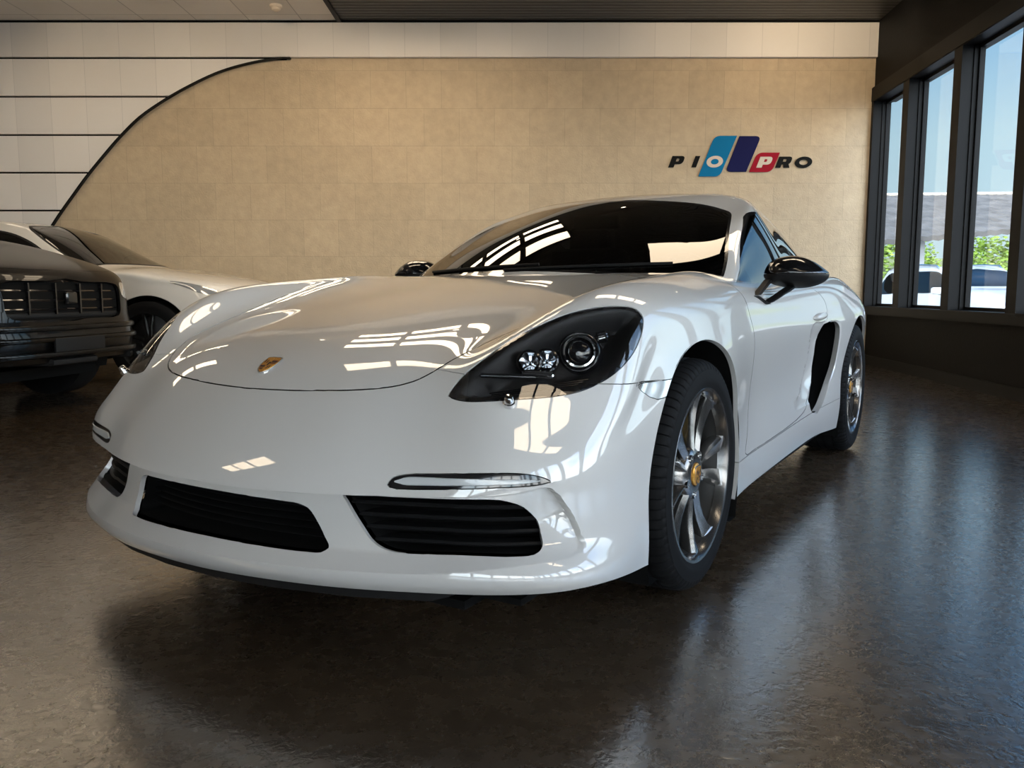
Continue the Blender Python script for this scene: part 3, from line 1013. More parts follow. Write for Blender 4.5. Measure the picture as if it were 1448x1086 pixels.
def tube(bm, pts, rad, n=8, cap=True):
    P = [Vector(p) for p in pts]
    R = rad if isinstance(rad, (list, tuple)) else [rad] * len(P)
    prev = None
    up = Vector((0, 0, 1))
    for i, p in enumerate(P):
        d = (P[min(i + 1, len(P) - 1)] - P[max(i - 1, 0)]).normalized()
        u = d.cross(up)
        if u.length < .05: u = d.cross(Vector((1, 0, 0)))
        u.normalize()
        v = u.cross(d)
        ring = [bm.verts.new(p + (u * math.cos(2 * pi * k / n) + v * math.sin(2 * pi * k / n)) * R[i]) for k in range(n)]
        if prev:
            for k in range(n): bm.faces.new([prev[k], prev[(k + 1) % n], ring[(k + 1) % n], ring[k]])
        elif cap: bm.faces.new(ring)
        prev = ring
    if cap: bm.faces.new(list(reversed(prev)))
def prism(bm, poly, f0, f1):
    """solid between two mappings of a 2-D outline"""
    a = [bm.verts.new(f0(*p)) for p in poly]
    b = [bm.verts.new(f1(*p)) for p in poly]
    n = len(poly)
    bm.faces.new(a)
    bm.faces.new(list(reversed(b)))
    for i in range(n): bm.faces.new([a[i], a[(i + 1) % n], b[(i + 1) % n], b[i]])
def rbox(name, c, s, mat, parent, bev=.01, rot=None, seg=3):
    bm = bmesh.new()
    bmesh.ops.create_cube(bm, size=1, matrix=Matrix.Diagonal((*s, 1)))
    bmesh.ops.bevel(bm, geom=list(bm.edges), offset=min(bev, min(s) * .45), segments=seg, affect='EDGES', profile=.6)
    if rot: bmesh.ops.transform(bm, matrix=rot, verts=bm.verts)
    bmesh.ops.translate(bm, vec=c, verts=bm.verts)
    return obj_bm(name, bm, mat, parent)

# ---- wheels
def tyre_mesh(w, R, rb, blocks=74):
    h = w / 2
    angs, slot = [], []
    for k in range(blocks):
        a = 2 * pi * k / blocks
        da = 2 * pi / blocks
        for f, s in ((0, 1), (.10, 1), (.16, 0), (.5, 0), (.94, 0)):
            angs.append(a + f * da); slot.append(s)
    sl = dict(zip(angs, slot))
    def P(a, r, kind=0):
        if kind == 0: return (a, r)
        sg = 1 if a > 0 else -1
        return lambda t: (a, r - (.006 if sl[t] else 0) * kind)
    g = .007
    half = [(.0, R, 0), (.012, R, 0), (.0125, R - g, 0), (.020, R - g, 0), (.0205, R, 0), (h * .42, R - .0004, 0), (h * .425, R - g, 0), (h * .52, R - g, 0), (h * .525, R - .001, 1), (h * .70, R - .003, 1), (h * .82, R - .008, 1), (h * .90, R - .015, 1),
            (h * .945, R - .024, .8), (h * .968, R - .032, 0), (h * .975, R - .0325, 0), (h * .985, R - .042, 0), (h * 1.0, R - .056, 0), (h * 1.0, R - .066, 0), (h * .985, rb + .012, 0), (h * .96, rb + .004, 0), (h * .93, rb - .004, 0), (h * .80, rb - .006, 0)]
    prof = [P(-a, r, k) for a, r, k in reversed(half[1:])] + [P(a, r, k) for a, r, k in half]
    bm = bmesh.new()
    lathe(bm, prof, 0, angs=angs)
    return bm

def crest(parent, name, place, size):
    """shield badge: bright rim, gold field, dark-red and black bars, small dark centre shield"""
    def sh(k, n=7):
        top = [(-.40, .50), (-.2, .535), (0, .55), (.2, .535), (.40, .50)]
        side = [(.43, .2), (.40, -.1), (.30, -.35), (.15, -.5), (0, -.58)]
        pts = top + side + [(-x, y) for x, y in reversed(side[:-1])]
        return [(x * k * size, y * k * size) for x, y in pts]
    bm = bmesh.new()
    prism(bm, sh(1.0), lambda u, v: place(u, v, -.002), lambda u, v: place(u, v, .0022))
    base = obj_bm(name, bm, M['chrome'], parent, smooth=False)
    bm = bmesh.new()
    prism(bm, sh(.90), lambda u, v: place(u, v, .0), lambda u, v: place(u, v, .0028))
    obj_bm('gold_field', bm, M['gold'], base, smooth=False)
    def bars(nm, mat, rects):
        bm = bmesh.new()
        for x0, x1, y0, y1 in rects:
            prism(bm, [(x0 * size, y0 * size), (x1 * size, y0 * size), (x1 * size, y1 * size), (x0 * size, y1 * size)], lambda u, v: place(u, v, .001), lambda u, v: place(u, v, .0033))
        obj_bm(nm, bm, mat, base, smooth=False)
    bars('red_bar', M['crest_red'], [(.06, .35, .21, .27), (.06, .36, .05, .10), (-.33, -.06, -.13, -.08), (-.25, -.05, -.29, -.25)])
    bars('black_bar', M['crest_black'], [(.06, .36, .13, .20), (-.32, -.06, -.21, -.14), (-.2, -.05, -.36, -.31), (-.33, -.28, .1, .3), (-.2, -.15, .08, .26), (.1, .14, -.3, -.12), (.2, .24, -.26, -.1)])
    bars('centre_shield', M['crest_black'], [(-.055, .055, -.02, .16), (-.035, .035, -.09, -.02)])
    return base

def make_wheel(w, R, rim_r, rear):
    h = w / 2
    fx = h - .022                      # outer lip plane
    bm = bmesh.new()
    lathe(bm, [(fx + .012, rim_r + .014), (fx + .016, rim_r + .010), (fx + .015, rim_r + .002), (fx + .006, rim_r - .004), (fx - .006, rim_r - .007), (fx - .016, rim_r - .010)], 128)
    wh = obj_bm('wheel', bm, M['wheel_grey'], None)
    bm = bmesh.new()
    lathe(bm, [(fx - .014, rim_r - .006), (fx - .05, rim_r - .020), (fx - .10, rim_r - .028), (-h + .03, rim_r - .028), (-h + .012, rim_r + .012), (-h + .02, rim_r + .016)], 96)
    obj_bm('rim_barrel', bm, M['barrel'], wh)
    ty = obj_bm('tyre', tyre_mesh(w, R, rim_r + .012), M['rubber'], wh, sharp=50)
    # hub
    hx = fx - .010
    bm = bmesh.new()
    lathe(bm, [(hx - .05, .0), (hx - .05, .085), (hx - .012, .078), (hx, .066), (hx + .004, .048), (hx + .003, .036), (hx - .004, .034), (hx - .004, 0)], 60)
    obj_bm('hub', bm, M['wheel_grey'], wh)
    bm = bmesh.new()
    lathe(bm, [(hx - .004, .0335), (hx + .006, .0325), (hx + .0085, .029), (hx + .0095, .0)], 40)
    cap = obj_bm('hub_cap', bm, M['gold'], wh)
    crest(cap, 'cap_badge', lambda u, v, d: Vector((hx + .0095 + d, -u, v)), .050)
    for k in range(5):
        a = 2 * pi * k / 5 + pi / 2 + pi / 5
        c, s = math.cos(a) * .060, math.sin(a) * .060
        bm = bmesh.new()
        lathe(bm, [(hx - .03, .0), (hx - .03, .0135), (hx + .004, .013), (hx + .004, .009), (hx - .004, .0085), (hx - .004, 0)], 16)
        bmesh.ops.translate(bm, vec=(0, c, s), verts=bm.verts)
        obj_bm('wheel_bolt', bm, M['chrome'], wh)
    # ten twisted spokes
    rs = [.040, .07, .10, .135, .17, .205, .232, rim_r - .004]
    wd_ = [.026, .026, .029, .034, .040, .047, .058, .072]
    xo = [hx - .004, hx - .004, hx - .007, hx - .008, hx - .006, hx - .001, fx - .004, fx + .002]
    for k in range(10):
        a0 = 2 * pi * k / 10 + pi / 2 + .06 * (1 if k % 2 else -1)
        bm = bmesh.new()
        prev = None
        for i, r in enumerate(rs):
            tw = a0 + .05 * (1 if k % 2 else -1) * math.sin(pi * i / 7)
            c, s = math.cos(tw), math.sin(tw)
            W = wd_[i] / 2
            ridge = -.55 * W if k % 2 else .55 * W
            dep = .034
            sec = [(-W * .9, -dep), (-W, -.010), (-W * .92, -.004), (ridge - .002, .003), (ridge + .002, .003), (W * .92, -.004), (W, -.010), (W * .9, -dep)]
            sec = [(t_, d_ * (1 if abs(d_) > .02 or abs(t_ - ridge) < .003 else 1.6)) for t_, d_ in sec]
            ring = []
            for t, d in sec:
                y_, z_ = r * c - t * s, r * s + t * c
                rr = math.hypot(y_, z_)
                if rr > rim_r - .001: y_, z_ = y_ * (rim_r - .001) / rr, z_ * (rim_r - .001) / rr
                ring.append(bm.verts.new((xo[i] + d, y_, z_)))
            if prev:
                for j in range(len(sec)): bm.faces.new([prev[j], prev[(j + 1) % len(sec)], ring[(j + 1) % len(sec)], ring[j]])
            else: bm.faces.new(ring)
            prev = ring
        bm.faces.new(list(reversed(prev)))
        obj_bm('spoke', bm, M['wheel_grey'], wh, sharp=22)
    bm = bmesh.new()
    lathe(bm, [(fx - .115, .08), (fx - .115, .168), (fx - .085, .168), (fx - .085, .11), (fx - .07, .10), (fx - .07, .06)], 64)
    obj_bm('brake_disc', bm, M['disc'], wh)
    bm = bmesh.new()
    n = 12
    prev = None
    for i in range(n + 1):
        a = math.radians(118 + 62 * i / n)
        c, s = -math.cos(a), math.sin(a)
        if rear: c = -c
        c = -c
        ring = [bm.verts.new((x, c * r, s * r)) for x, r in ((fx - .135, .125), (fx - .062, .118), (fx - .055, .13), (fx - .055, .172), (fx - .066, .186), (fx - .135, .186))]
        if prev:
            for j in range(6): bm.faces.new([prev[j], prev[(j + 1) % 6], ring[(j + 1) % 6], ring[j]])
        else: bm.faces.new(ring)
        prev = ring
    bm.faces.new(prev)
    obj_bm('brake_caliper', bm, M['caliper'], wh)
    return wh
def copy_tree(o, parent=None):
    c = o.copy()
    COL.objects.link(c)
    c.parent = parent
    for ch in o.children: copy_tree(ch, c)
    return c
wf = make_wheel(.240, .336, .2415, False)
wr = make_wheel(.268, .346, .2415, True)
for src, x, y, z in ((wf, .762, -.004, .336), (wr, .770, 2.475, .346)):
    for sg in (1, -1):
        o = src if sg > 0 else copy_tree(src)
        o.parent = car
        o.location = (sg * x, y, z)
        o.rotation_euler = (0, 0, 0) if sg > 0 else (0, 0, pi)

# ---- wheel housings, floor pan, cavity backs
for sg in (1, -1):
    for y0, z0, r in ((-.03, .337, .392), (2.465, .345, .394)):
        bm = bmesh.new()
        prev = None
        for i in range(41):
            a = math.radians(-38 + 256 * i / 40)
            yy, zz = math.cos(a), math.sin(a)
            if zz < 0: zz /= .55
            p = (y0 + yy * r, z0 + zz * r)
            ring = [bm.verts.new((sg * x, p[0], max(p[1], .13))) for x in (.874 if r < .393 else .885, .6, .44)]
            if prev:
                for j in range(2): bm.faces.new([prev[j], prev[j + 1], ring[j + 1], ring[j]])
            prev = ring
        ctr = bm.verts.new((sg * .44, y0, z0))
        edge = sorted([v for v in bm.verts if abs(abs(v.co.x) - .44) < 1e-6 and v is not ctr], key=lambda v: v.index)
        for a_, b_ in zip(edge[:-1], edge[1:]): bm.faces.new([a_, b_, ctr])
        obj_bm('wheel_housing', bm, M['void'], car)
bm = bmesh.new()
for lo, hi in (((-.62, -.84, .165), (.62, 3.05, .185)), ((-.84, .42, .175), (.84, 2.02, .19)), ((-.74, -.80, .185), (.74, -.47, .20)), ((-.62, 2.9, .22), (.62, 3.1, .24)), ((-.62, -.5, .5), (.62, -.48, .62))):
    box_bm(bm, lo, hi)
obj_bm('floor_pan', bm, M['void'], car, smooth=False)
# black splitter under the lip
bm = bmesh.new()
prev = None
for i in range(41):
    x = -.66 + 1.32 * i / 40
    ax_ = abs(x)
    y = float(np.interp(ax_, [0, .19, .388, .576, .66], [-1.022, -1.010, -.975, -.915, -.872])) + .012
    fade = smoothstep(.66, .56, np.array(ax_))
    z = .207 + .032 * x * 1.0
    ring = [bm.verts.new((x, y, z)), bm.verts.new((x, y + .004, z - .026 * float(fade) - .004)), bm.verts.new((x, y + .03, z - .034 * float(fade) - .004)), bm.verts.new((x, y + .22, z - .036 * float(fade))), bm.verts.new((x, y + .22, z))]
    if prev:
        for j in range(5): bm.faces.new([prev[j], prev[(j + 1) % 5], ring[(j + 1) % 5], ring[j]])
    prev = ring
obj_bm('front_splitter', bm, M['matte'], car)
# grille backs and bars in the three front openings
HV, HF, HN = body.grab('intake_hole')
def comp(F, V, test):
    return [f for f in F if test(V[f].mean(0))]
def sub(V, F):
    ids = sorted({i for f in F for i in f})
    mp = {i: n for n, i in enumerate(ids)}
    return V[ids], [[mp[i] for i in f] for f in F]
def grille(V, F, zs, th, back, recess):
    V = lip_level(V.copy())
    bm = bmesh.new()
    vs = [bm.verts.new((v[0], v[1] + .002, v[2])) for v in V]
    for f in F: bm.faces.new([vs[i] for i in f])
    if abs(V[:, 0]).min() < .01:
        bmesh.ops.remove_doubles(bm, verts=bm.verts, dist=4e-4)
    be = [e for e in bm.edges if len(e.link_faces) == 1]
    r = bmesh.ops.extrude_face_region(bm, geom=list(bm.faces))
    old = [f for f in bm.faces if f not in r['geom']]
    nv = [g for g in r['geom'] if isinstance(g, bmesh.types.BMVert)]
    for v in nv: v.co.y += back
    front_faces = [f for f in bm.faces if all(v not in nv for v in f.verts)]
    bmesh.ops.delete(bm, geom=front_faces, context='FACES')
    for v in bm.verts:
        if v not in nv: v.co.y += .018
    g = obj_bm('intake_grille', bm, M['void'], car, sharp=50)
    P2 = V[:, [0, 2]]
    for z in zs:
        near = V[np.abs(V[:, 2] - z) < .013]
        if not len(near): continue
        x0, x1 = near[:, 0].min() + .004, near[:, 0].max() - .004
        bm = bmesh.new()
        prev = None
        for i in range(25):
            x = x0 + (x1 - x0) * i / 24
            y = front_y(x, max(z, .25)) + recess + (.034 if abs(x) < .6 else .030)
            ring = [bm.verts.new((x, y, z - th)), bm.verts.new((x, y - .006, z)), bm.verts.new((x, y, z + th)), bm.verts.new((x, y + .05, z + th * .6)), bm.verts.new((x, y + .05, z - th * .6))]
            if prev:
                for j in range(5): bm.faces.new([prev[j], prev[(j + 1) % 5], ring[(j + 1) % 5], ring[j]])
            prev = ring
        obj_bm('slat', bm, M['matte'], g)
    return g
sideF = comp(HF, HV, lambda c: c[0] > .36)
cenF = comp(HF, HV, lambda c: c[0] <= .36)
V1, F1 = sub(HV, sideF)
for sg in (1, -1):
    grille(V1 * [sg, 1, 1], F1 if sg > 0 else [list(reversed(f)) for f in F1], [.318, .345, .372, .399], .0045, .13, .030)
V2, F2 = sub(HV, cenF)
V2b = np.concatenate([V2, V2 * [-1, 1, 1]])
F2b = F2 + [[i + len(V2) for i in reversed(f)] for f in F2]
grille(V2b, F2b, [.305, .322, .339, .356, .373], .0025, .10, .06)
# inlet duct behind the door
SV, SF_, SN = body.grab('side_hole')
for sg in (1, -1):
    bm = bmesh.new()
    vs = [bm.verts.new((sg * v[0], v[1], v[2])) for v in SV]
    for f in SF_: bm.faces.new([vs[i] for i in f])
    r = bmesh.ops.extrude_face_region(bm, geom=list(bm.faces))
    nv = {g for g in r['geom'] if isinstance(g, bmesh.types.BMVert)}
    for v in nv:
        v.co.x -= sg * (.03 + .09 * float(smoothstep(1.50, 1.9, np.array(v.co.y))))
        v.co.y += .02
    bmesh.ops.delete(bm, geom=[f for f in bm.faces if all(v not in nv for v in f.verts)], context='FACES')
    for v in bm.verts:
        if v not in nv: v.co.x -= sg * .004
    duct = obj_bm('side_inlet', bm, M['void'], car, sharp=50)
    ed = spline([(1.80, .727), (1.90, .722), (1.962, .69), (1.968, .60), (1.945, .505), (1.85, .415), (1.72, .345), (1.60, .312)], 8, closed=False)
    bm = bmesh.new()
    prev = None
    for i, (y, z) in enumerate(ed):
        f = i / (len(ed) - 1)
        xs = surf((2, y, z), (-1, 0, 0))[0].x
        tw = .030 * (1 - f) ** .8 + .006
        ring = [bm.verts.new((sg * (xs + .004), y - tw, z - tw * .2)), bm.verts.new((sg * (xs + .009), y - tw * .5, z)), bm.verts.new((sg * (xs + .004), y, z)), bm.verts.new((sg * (xs - .02), y - tw * .4, z))]
        if prev:
            for j in range(4): bm.faces.new([prev[j], prev[(j + 1) % 4], ring[(j + 1) % 4], ring[j]])
        else: bm.faces.new(ring)
        prev = ring
    bm.faces.new(list(reversed(prev)))
    obj_bm('inlet_blade', bm, M['paint'], duct)

# ---- headlights
LV, LF, LN = body.grab('headlight')
Q = np.stack([LV @ HLN[0], LV @ HLN[1]], 1)
outline2 = spline(np.array([(np.dot(p, HLN[0]), np.dot(p, HLN[1])) for p in HL3]), 6)
LD_ = -sdf_poly(Q, outline2)
def lens_pt(p, d):
    """point below the lens: p on the lens, d metres inwards"""
    return Vector(p) - Vector(HLN[2]) * d
for sg, lamp_o in zip((1, -1), lamps):
    S = Matrix.Diagonal((sg, 1, 1, 1))
    dep = .003 + .062 * smoothstep(.008, .055, LD_)
    rim = smoothstep(.0, .012, LD_)
    HVv = LV - LN * dep[:, None]
    bm = bmesh.new()
    vs = [bm.verts.new((sg * v[0], v[1], v[2])) for v in HVv]
    for f in LF:
        try: bm.faces.new([vs[i] for i in f])
        except ValueError: pass
    obj_bm('lamp_housing', bm, M['matte'], lamp_o)
    def put(name, bm, mat, c, n=None, roll=0):
        n = Vector(n if n is not None else (.42, -.87, .26)).normalized()
        z = n
        x = Vector((0, 0, 1)).cross(z).normalized()
        y = z.cross(x)
        Mx = Matrix((x, y, z)).transposed().to_4x4()
        Mx.translation = Vector(c)
        bmesh.ops.transform(bm, matrix=S @ Mx @ Matrix.Rotation(roll, 4, 'Z'), verts=bm.verts)
        return obj_bm(name, bm, mat, lamp_o)
    pc = lens_pt((.762, -.552, .738), .032)
    bm = bmesh.new(); lathe(bm, [(-.05, .040), (-.004, .041), (.003, .038), (.004, .034), (-.002, .0315), (-.012, .031)], 48, 'Z')
    put('projector_ring', bm, M['chrome'], pc)
    bm = bmesh.new(); lathe(bm, [(-.012, .031), (.0, .029), (.008, .022), (.012, .012), (.013, 0.0005)], 40, 'Z')
    put('projector_lens', bm, M['black'], pc)
    bm = bmesh.new(); lathe(bm, [(-.05, .056), (-.012, .052), (-.004, .046), (-.006, .042)], 48, 'Z')
    put('projector_bowl', bm, M['black'], pc)
    for c, s, mt in (((.784, -.487, .764), (.040, .026), 'led'),):
        bm = bmesh.new(); bmesh.ops.create_cube(bm, size=1, matrix=Matrix.Diagonal((s[0], s[1], .03, 1))); bmesh.ops.bevel(bm, geom=list(bm.edges), offset=.008, segments=3, affect='EDGES')
        put('turn_lamp', bm, M['black'], lens_pt(c, .022), roll=.25)
        bm = bmesh.new(); bmesh.ops.create_cube(bm, size=1, matrix=Matrix.Diagonal((s[0] * .7, s[1] * .55, .034, 1))); bmesh.ops.bevel(bm, geom=list(bm.edges), offset=.006, segments=2, affect='EDGES')
        put('turn_lamp_reflector', bm, M['led'], lens_pt(c, .021), roll=.25)
    for c in ((.686, -.662, .714), (.714, -.632, .717)):
        bm = bmesh.new()
        rnd = random.Random(int(c[0] * 1000))
        lathe(bm, [(-.03, .002), (-.012, .016), (.006, .0215), (.008, .0225), (.006, .024), (-.02, .025)], 6, 'Z')
        put('led_reflector', bm, M['led'], lens_pt(c, .022))
        bm = bmesh.new(); lathe(bm, [(-.03, .030), (.001, .029), (.003, .025)], 24, 'Z')
        put('led_bezel', bm, M['black'], lens_pt(c, .024))
    bm = bmesh.new(); bmesh.ops.create_cube(bm, size=1, matrix=Matrix.Diagonal((.075, .016, .02, 1))); bmesh.ops.bevel(bm, geom=list(bm.edges), offset=.006, segments=3, affect='EDGES')
    put('lower_reflector', bm, M['led'], lens_pt((.716, -.676, .682), .014), roll=-.06)
    bm = bmesh.new(); bmesh.ops.create_cube(bm, size=1, matrix=Matrix.Diagonal((.13, .010, .02, 1))); bmesh.ops.bevel(bm, geom=list(bm.edges), offset=.004, segments=2, affect='EDGES')
    put('lamp_fin', bm, M['black'], lens_pt((.665, -.722, .680), .014), roll=-.02)
    for k in range(6):
        bm = bmesh.new()
        pts = [lens_pt(tuple(Vector((.63, -.745, .640 - .0 * k)).lerp(Vector((.80, -.592, .667)), t)), .018 - .0005 * k) - Vector((0, 0, .0045 * k - .004)) for t in np.linspace(.0 + .02 * k, 1 - .05 * k, 10)]
        tube(bm, [(sg * p.x, p.y, p.z) for p in pts], .0014, 5)
        obj_bm('lamp_rib', bm, M['black'], lamp_o)
    # black rim line round the cover
    bm = bmesh.new()
    ring_ids = [i for i in range(len(LV)) if LD_[i] < .0105]
    keepf = [f for f in LF if all(LD_[i] < .0112 for i in f)]
    RV, RF = sub(LV - LN * .0022, keepf)
    vs = [bm.verts.new((sg * v[0], v[1], v[2])) for v in RV]
    for f in RF:
        try: bm.faces.new([vs[i] for i in f])
        except ValueError: pass
    obj_bm('lamp_rim', bm, M['black'], lamp_o)
# daytime running light bars
dl = [o for o in car.children if o.name.startswith('daytime_light')]
for sg, po in zip((1, -1), dl):
    bm = bmesh.new()
    prev = None
    for i in range(33):
        f = i / 32
        x = .508 + (.783 - .508) * f
        zc = .4585 + .0035 * math.sin(pi * f) + .010 * max(0, f - .4)
        hh = .0105 * (1 - .55 * f ** 2) * min(1, (i + .6) / 3, (32.6 - i) / 3)
        y = front_y(x, zc) - .001
        k = float(smoothstep(.35, .8, np.array(x)))
        ring = [bm.verts.new((sg * (x + .35 * k * d), front_y(x, zc + h_ * hh) + (.004 if d > 0 else -.0035), zc + h_ * hh)) for d, h_ in ((.004, -1), (-.006, -.55), (-.008, .2), (-.005, .8), (.004, 1))]
        if prev:
            for j in range(5): bm.faces.new([prev[j], prev[(j + 1) % 5], ring[(j + 1) % 5], ring[j]])
        else: bm.faces.new(ring)
        prev = ring
    bm.faces.new(list(reversed(prev)))
    obj_bm('light_bar', bm, M['lightbar'], po)

# ---- bonnet badge, washer caps, door handles, wipers
h0, n0 = surf((0, -.812, 2), (0, 0, -1))
bn = Vector(n0); bu = Vector((1, 0, 0)); bv = bn.cross(bu).normalized()
if bv.y < 0: bv = -bv
crest([o for o in car.children if o.name == 'hood'][0], 'hood_badge', lambda u, v, d: h0 + bu * u + bv * v + bn * (d + .0008), .062)
for sg in (1, -1):
    bm = bmesh.new()
    p, n = surf((.684, -2, .617), (0, 1, 0))
    lathe(bm, [(-.004, .0), (-.004, .0135), (.005, .0135), (.007, .011), (.016, .0105), (.021, .008), (.0225, 0)], 20, 'Z')
    q = Vector((.3, -.45, .85)).to_track_quat('Z', 'Y').to_matrix().to_4x4()
    q.translation = p
    bmesh.ops.transform(bm, matrix=Matrix.Diagonal((sg, 1, 1, 1)) @ q, verts=bm.verts)
    obj_bm('washer_jet', bm, M['chrome'], bumper)
for sg, dr in zip((1, -1), doors):
    bm = bmesh.new()
    prev = None
    for i in range(17):
        f = i / 16
        y = 1.485 + .225 * f
        z = .742 + .012 * f
        xs = surf((2, y, z), (-1, 0, 0))[0].x
        off = .024 * math.sin(pi * f) ** .5
        hh = .004 + .014 * math.sin(pi * f) ** .6
        ring = [bm.verts.new((sg * (xs + off - .012), y, z - hh * .8)), bm.verts.new((sg * (xs + off), y, z - hh * .4)), bm.verts.new((sg * (xs + off + .003), y, z + hh * .3)), bm.verts.new((sg * (xs + off - .004), y, z + hh)), bm.verts.new((sg * (xs - .004), y, z + hh * .9)), bm.verts.new((sg * (xs - .006), y, z - hh * .7))]
        if prev:
            for j in range(6): bm.faces.new([prev[j], prev[(j + 1) % 6], ring[(j + 1) % 6], ring[j]])
        else: bm.faces.new(ring)
        prev = ring
    bm.faces.new(list(reversed(prev)))
    obj_bm('door_handle', bm, M['paint'], dr, sharp=60)
GTREE = BVHTree.FromPolygons([tuple(v) for v in GREEN_V], GREEN_F)
for x0, x1 in ((-.10, .52), (-.58, .04)):
    pts = []
    for i in range(13):
        f = i / 12
        x = x0 + (x1 - x0) * f
        z = .945 + .02 * f
        hpt = GTREE.ray_cast(Vector((x, -1, z)), Vector((0, 1, 0)))[0]
        pts.append((hpt.x, hpt.y - .012, hpt.z))
    bm = bmesh.new(); tube(bm, pts, .006, 6)
    obj_bm('wiper_blade', bm, M['matte'], car)
# ---- door mirrors
mo = [(.798,.915),(.803,.945),(.822,.972),(.86,.988),(.915,.991),(.965,.972),(1.0,.948),(1.022,.927),(1.018,.906),(.985,.884),(.93,.872),(.87,.876),(.82,.892)]
mo = spline(mo, 4)
cen = np.array([.905, .932])
for sg in (1, -1):
    off = Vector((0, 0, 0)) if sg > 0 else Vector((.045, 0, .018))
    bm = bmesh.new()
    prev = None
    for y, k, dz in ((.792, .03, .0), (.796, .25, 0), (.806, .48, 0), (.824, .71, 0), (.850, .89, 0), (.880, .98, 0), (.91, 1.0, 0), (.935, .985, 0), (.942, .95, 0), (.938, .90, 0), (.930, .88, 0)):
        ring = []
        for p in mo:
            q = cen + (p - cen) * k
            ring.append(bm.verts.new((sg * q[0] + off.x, y + .10 * (q[0] - .80) * (1 if y < .93 else .8), q[1] + off.z)))
        if prev:
            for j in range(len(ring)): bm.faces.new([prev[j], prev[(j + 1) % len(ring)], ring[(j + 1) % len(ring)], ring[j]])
        else: bm.faces.new(ring)
        prev = ring
    bmesh.ops.recalc_face_normals(bm, faces=bm.faces)
    lo = bm.copy()
    zc = .926 + off.z
    bmesh.ops.bisect_plane(bm, geom=list(bm.verts) + list(bm.edges) + list(bm.faces), plane_co=(0, 0, zc + .001), plane_no=(0, 0, 1), clear_inner=True)
    bmesh.ops.bisect_plane(lo, geom=list(lo.verts) + list(lo.edges) + list(lo.faces), plane_co=(0, 0, zc - .001), plane_no=(0, 0, 1), clear_outer=True)
    mir = obj_bm('door_mirror', lo, M['matte'], car)
    obj_bm('mirror_cap', bm, M['black'], mir)
    bm = bmesh.new()
    prev = bm.faces.new([bm.verts.new((sg * (cen + (p - cen) * .9)[0] + off.x, .932 + .08 * ((cen + (p - cen) * .9)[0] - .80), (cen + (p - cen) * .9)[1] + off.z)) for p in mo])
    obj_bm('mirror_glass', bm, M['chrome'], mir, smooth=False)
    def arm(a, b, w0, w1, t):
        bm = bmesh.new()
        a, b = Vector(a), Vector(b)
        for z in (0, 1): pass
        d = b - a
        vs = []
        for P, w in ((a, w0), (a.lerp(b, .5), (w0 + w1) / 2 * .85), (b, w1)):
            vs.append([bm.verts.new((sg * (P.x + dx) + off.x, P.y + dy, P.z + off.z)) for dx, dy in ((-t, -w), (t, -w), (t, w), (-t, w))])
        bm.faces.new(vs[0]); bm.faces.new(list(reversed(vs[-1])))
        for q, r in zip(vs[:-1], vs[1:]):
            for j in range(4): bm.faces.new([q[j], q[(j + 1) % 4], r[(j + 1) % 4], r[j]])
        bmesh.ops.bevel(bm, geom=list(bm.edges), offset=.004, segments=2, affect='EDGES')
        return obj_bm('mirror_arm', bm, M['matte'], mir)
    arm((.832, .670, .848), (.828, .855, .905), .022, .030, .014)
    arm((.842, .768, .818), (.905, .885, .880), .022, .035, .016)
    arm((.829, .655, .846), (.846, .775, .814), .030, .020, .012)
# ---- cabin
rbox('dashboard', (0, .86, .80), (1.24, .42, .20), M['void'], car, .05)
for sg in (1, -1):
    seat = rbox('seat', (sg * .36, 1.45, .48), (.46, .50, .16), M['matte'], car, .05)
    rbox('backrest', (sg * .36, 1.72, .80), (.44, .14, .58), M['matte'], seat, .05, Matrix.Rotation(-.22, 4, 'X'))
    rbox('headrest', (sg * .36, 1.80, 1.12), (.25, .09, .17), M['matte'], seat, .04)
bm = bmesh.new()
for k in range(28): pass
tube(bm, [(.36 + .17 * math.cos(2 * pi * k / 28), 1.13 + .17 * .35 * math.sin(2 * pi * k / 28), .86 + .17 * .93 * math.sin(2 * pi * k / 28)) for k in range(29)], .014, 8)
tube(bm, [(.36, .95, .82), (.36, 1.13, .86)], .03, 8)
tube(bm, [(.20, 1.13, .86), (.52, 1.13, .86)], .014, 6)
obj_bm('steering_wheel', bm, M['matte'], car)
rbox('inner_mirror', (0, 1.10, 1.165), (.22, .03, .06), M['matte'], car, .015)
rbox('cabin_floor', (0, 1.6, .40), (1.3, 2.2, .06), M['void'], car, .02)
rbox('rear_bulkhead', (0, 2.35, .72), (1.3, .9, .34), M['void'], car, .05)
# tail lights and rear diffuser (rear of the car, away from the camera)
for sg in (1, -1):
    pass
# ------------------------------------------------------------------ the other cars
M['wpaint'] = nmat('pearl_white_paint', (.70, .66, .60), .3, coat=1.0, spec=.2)
M['bpaint'] = nmat('black_car_paint', (.0025, .0025, .0027), .3, coat=.4, spec=.1)
M['spaint'] = nmat('silver_car_paint', (.62, .64, .66), .3, metal=.3, coat=1.0)
M['car_glass'] = glassmat('tinted_car_glass', (.03, .03, .032), .07)
M['alloy_black'] = nmat('black_alloy', (.012, .012, .012), .3, metal=.3, coat=.6)
M['amber'] = nmat('bronze_badge', (.45, .20, .03), .3, metal=.8)

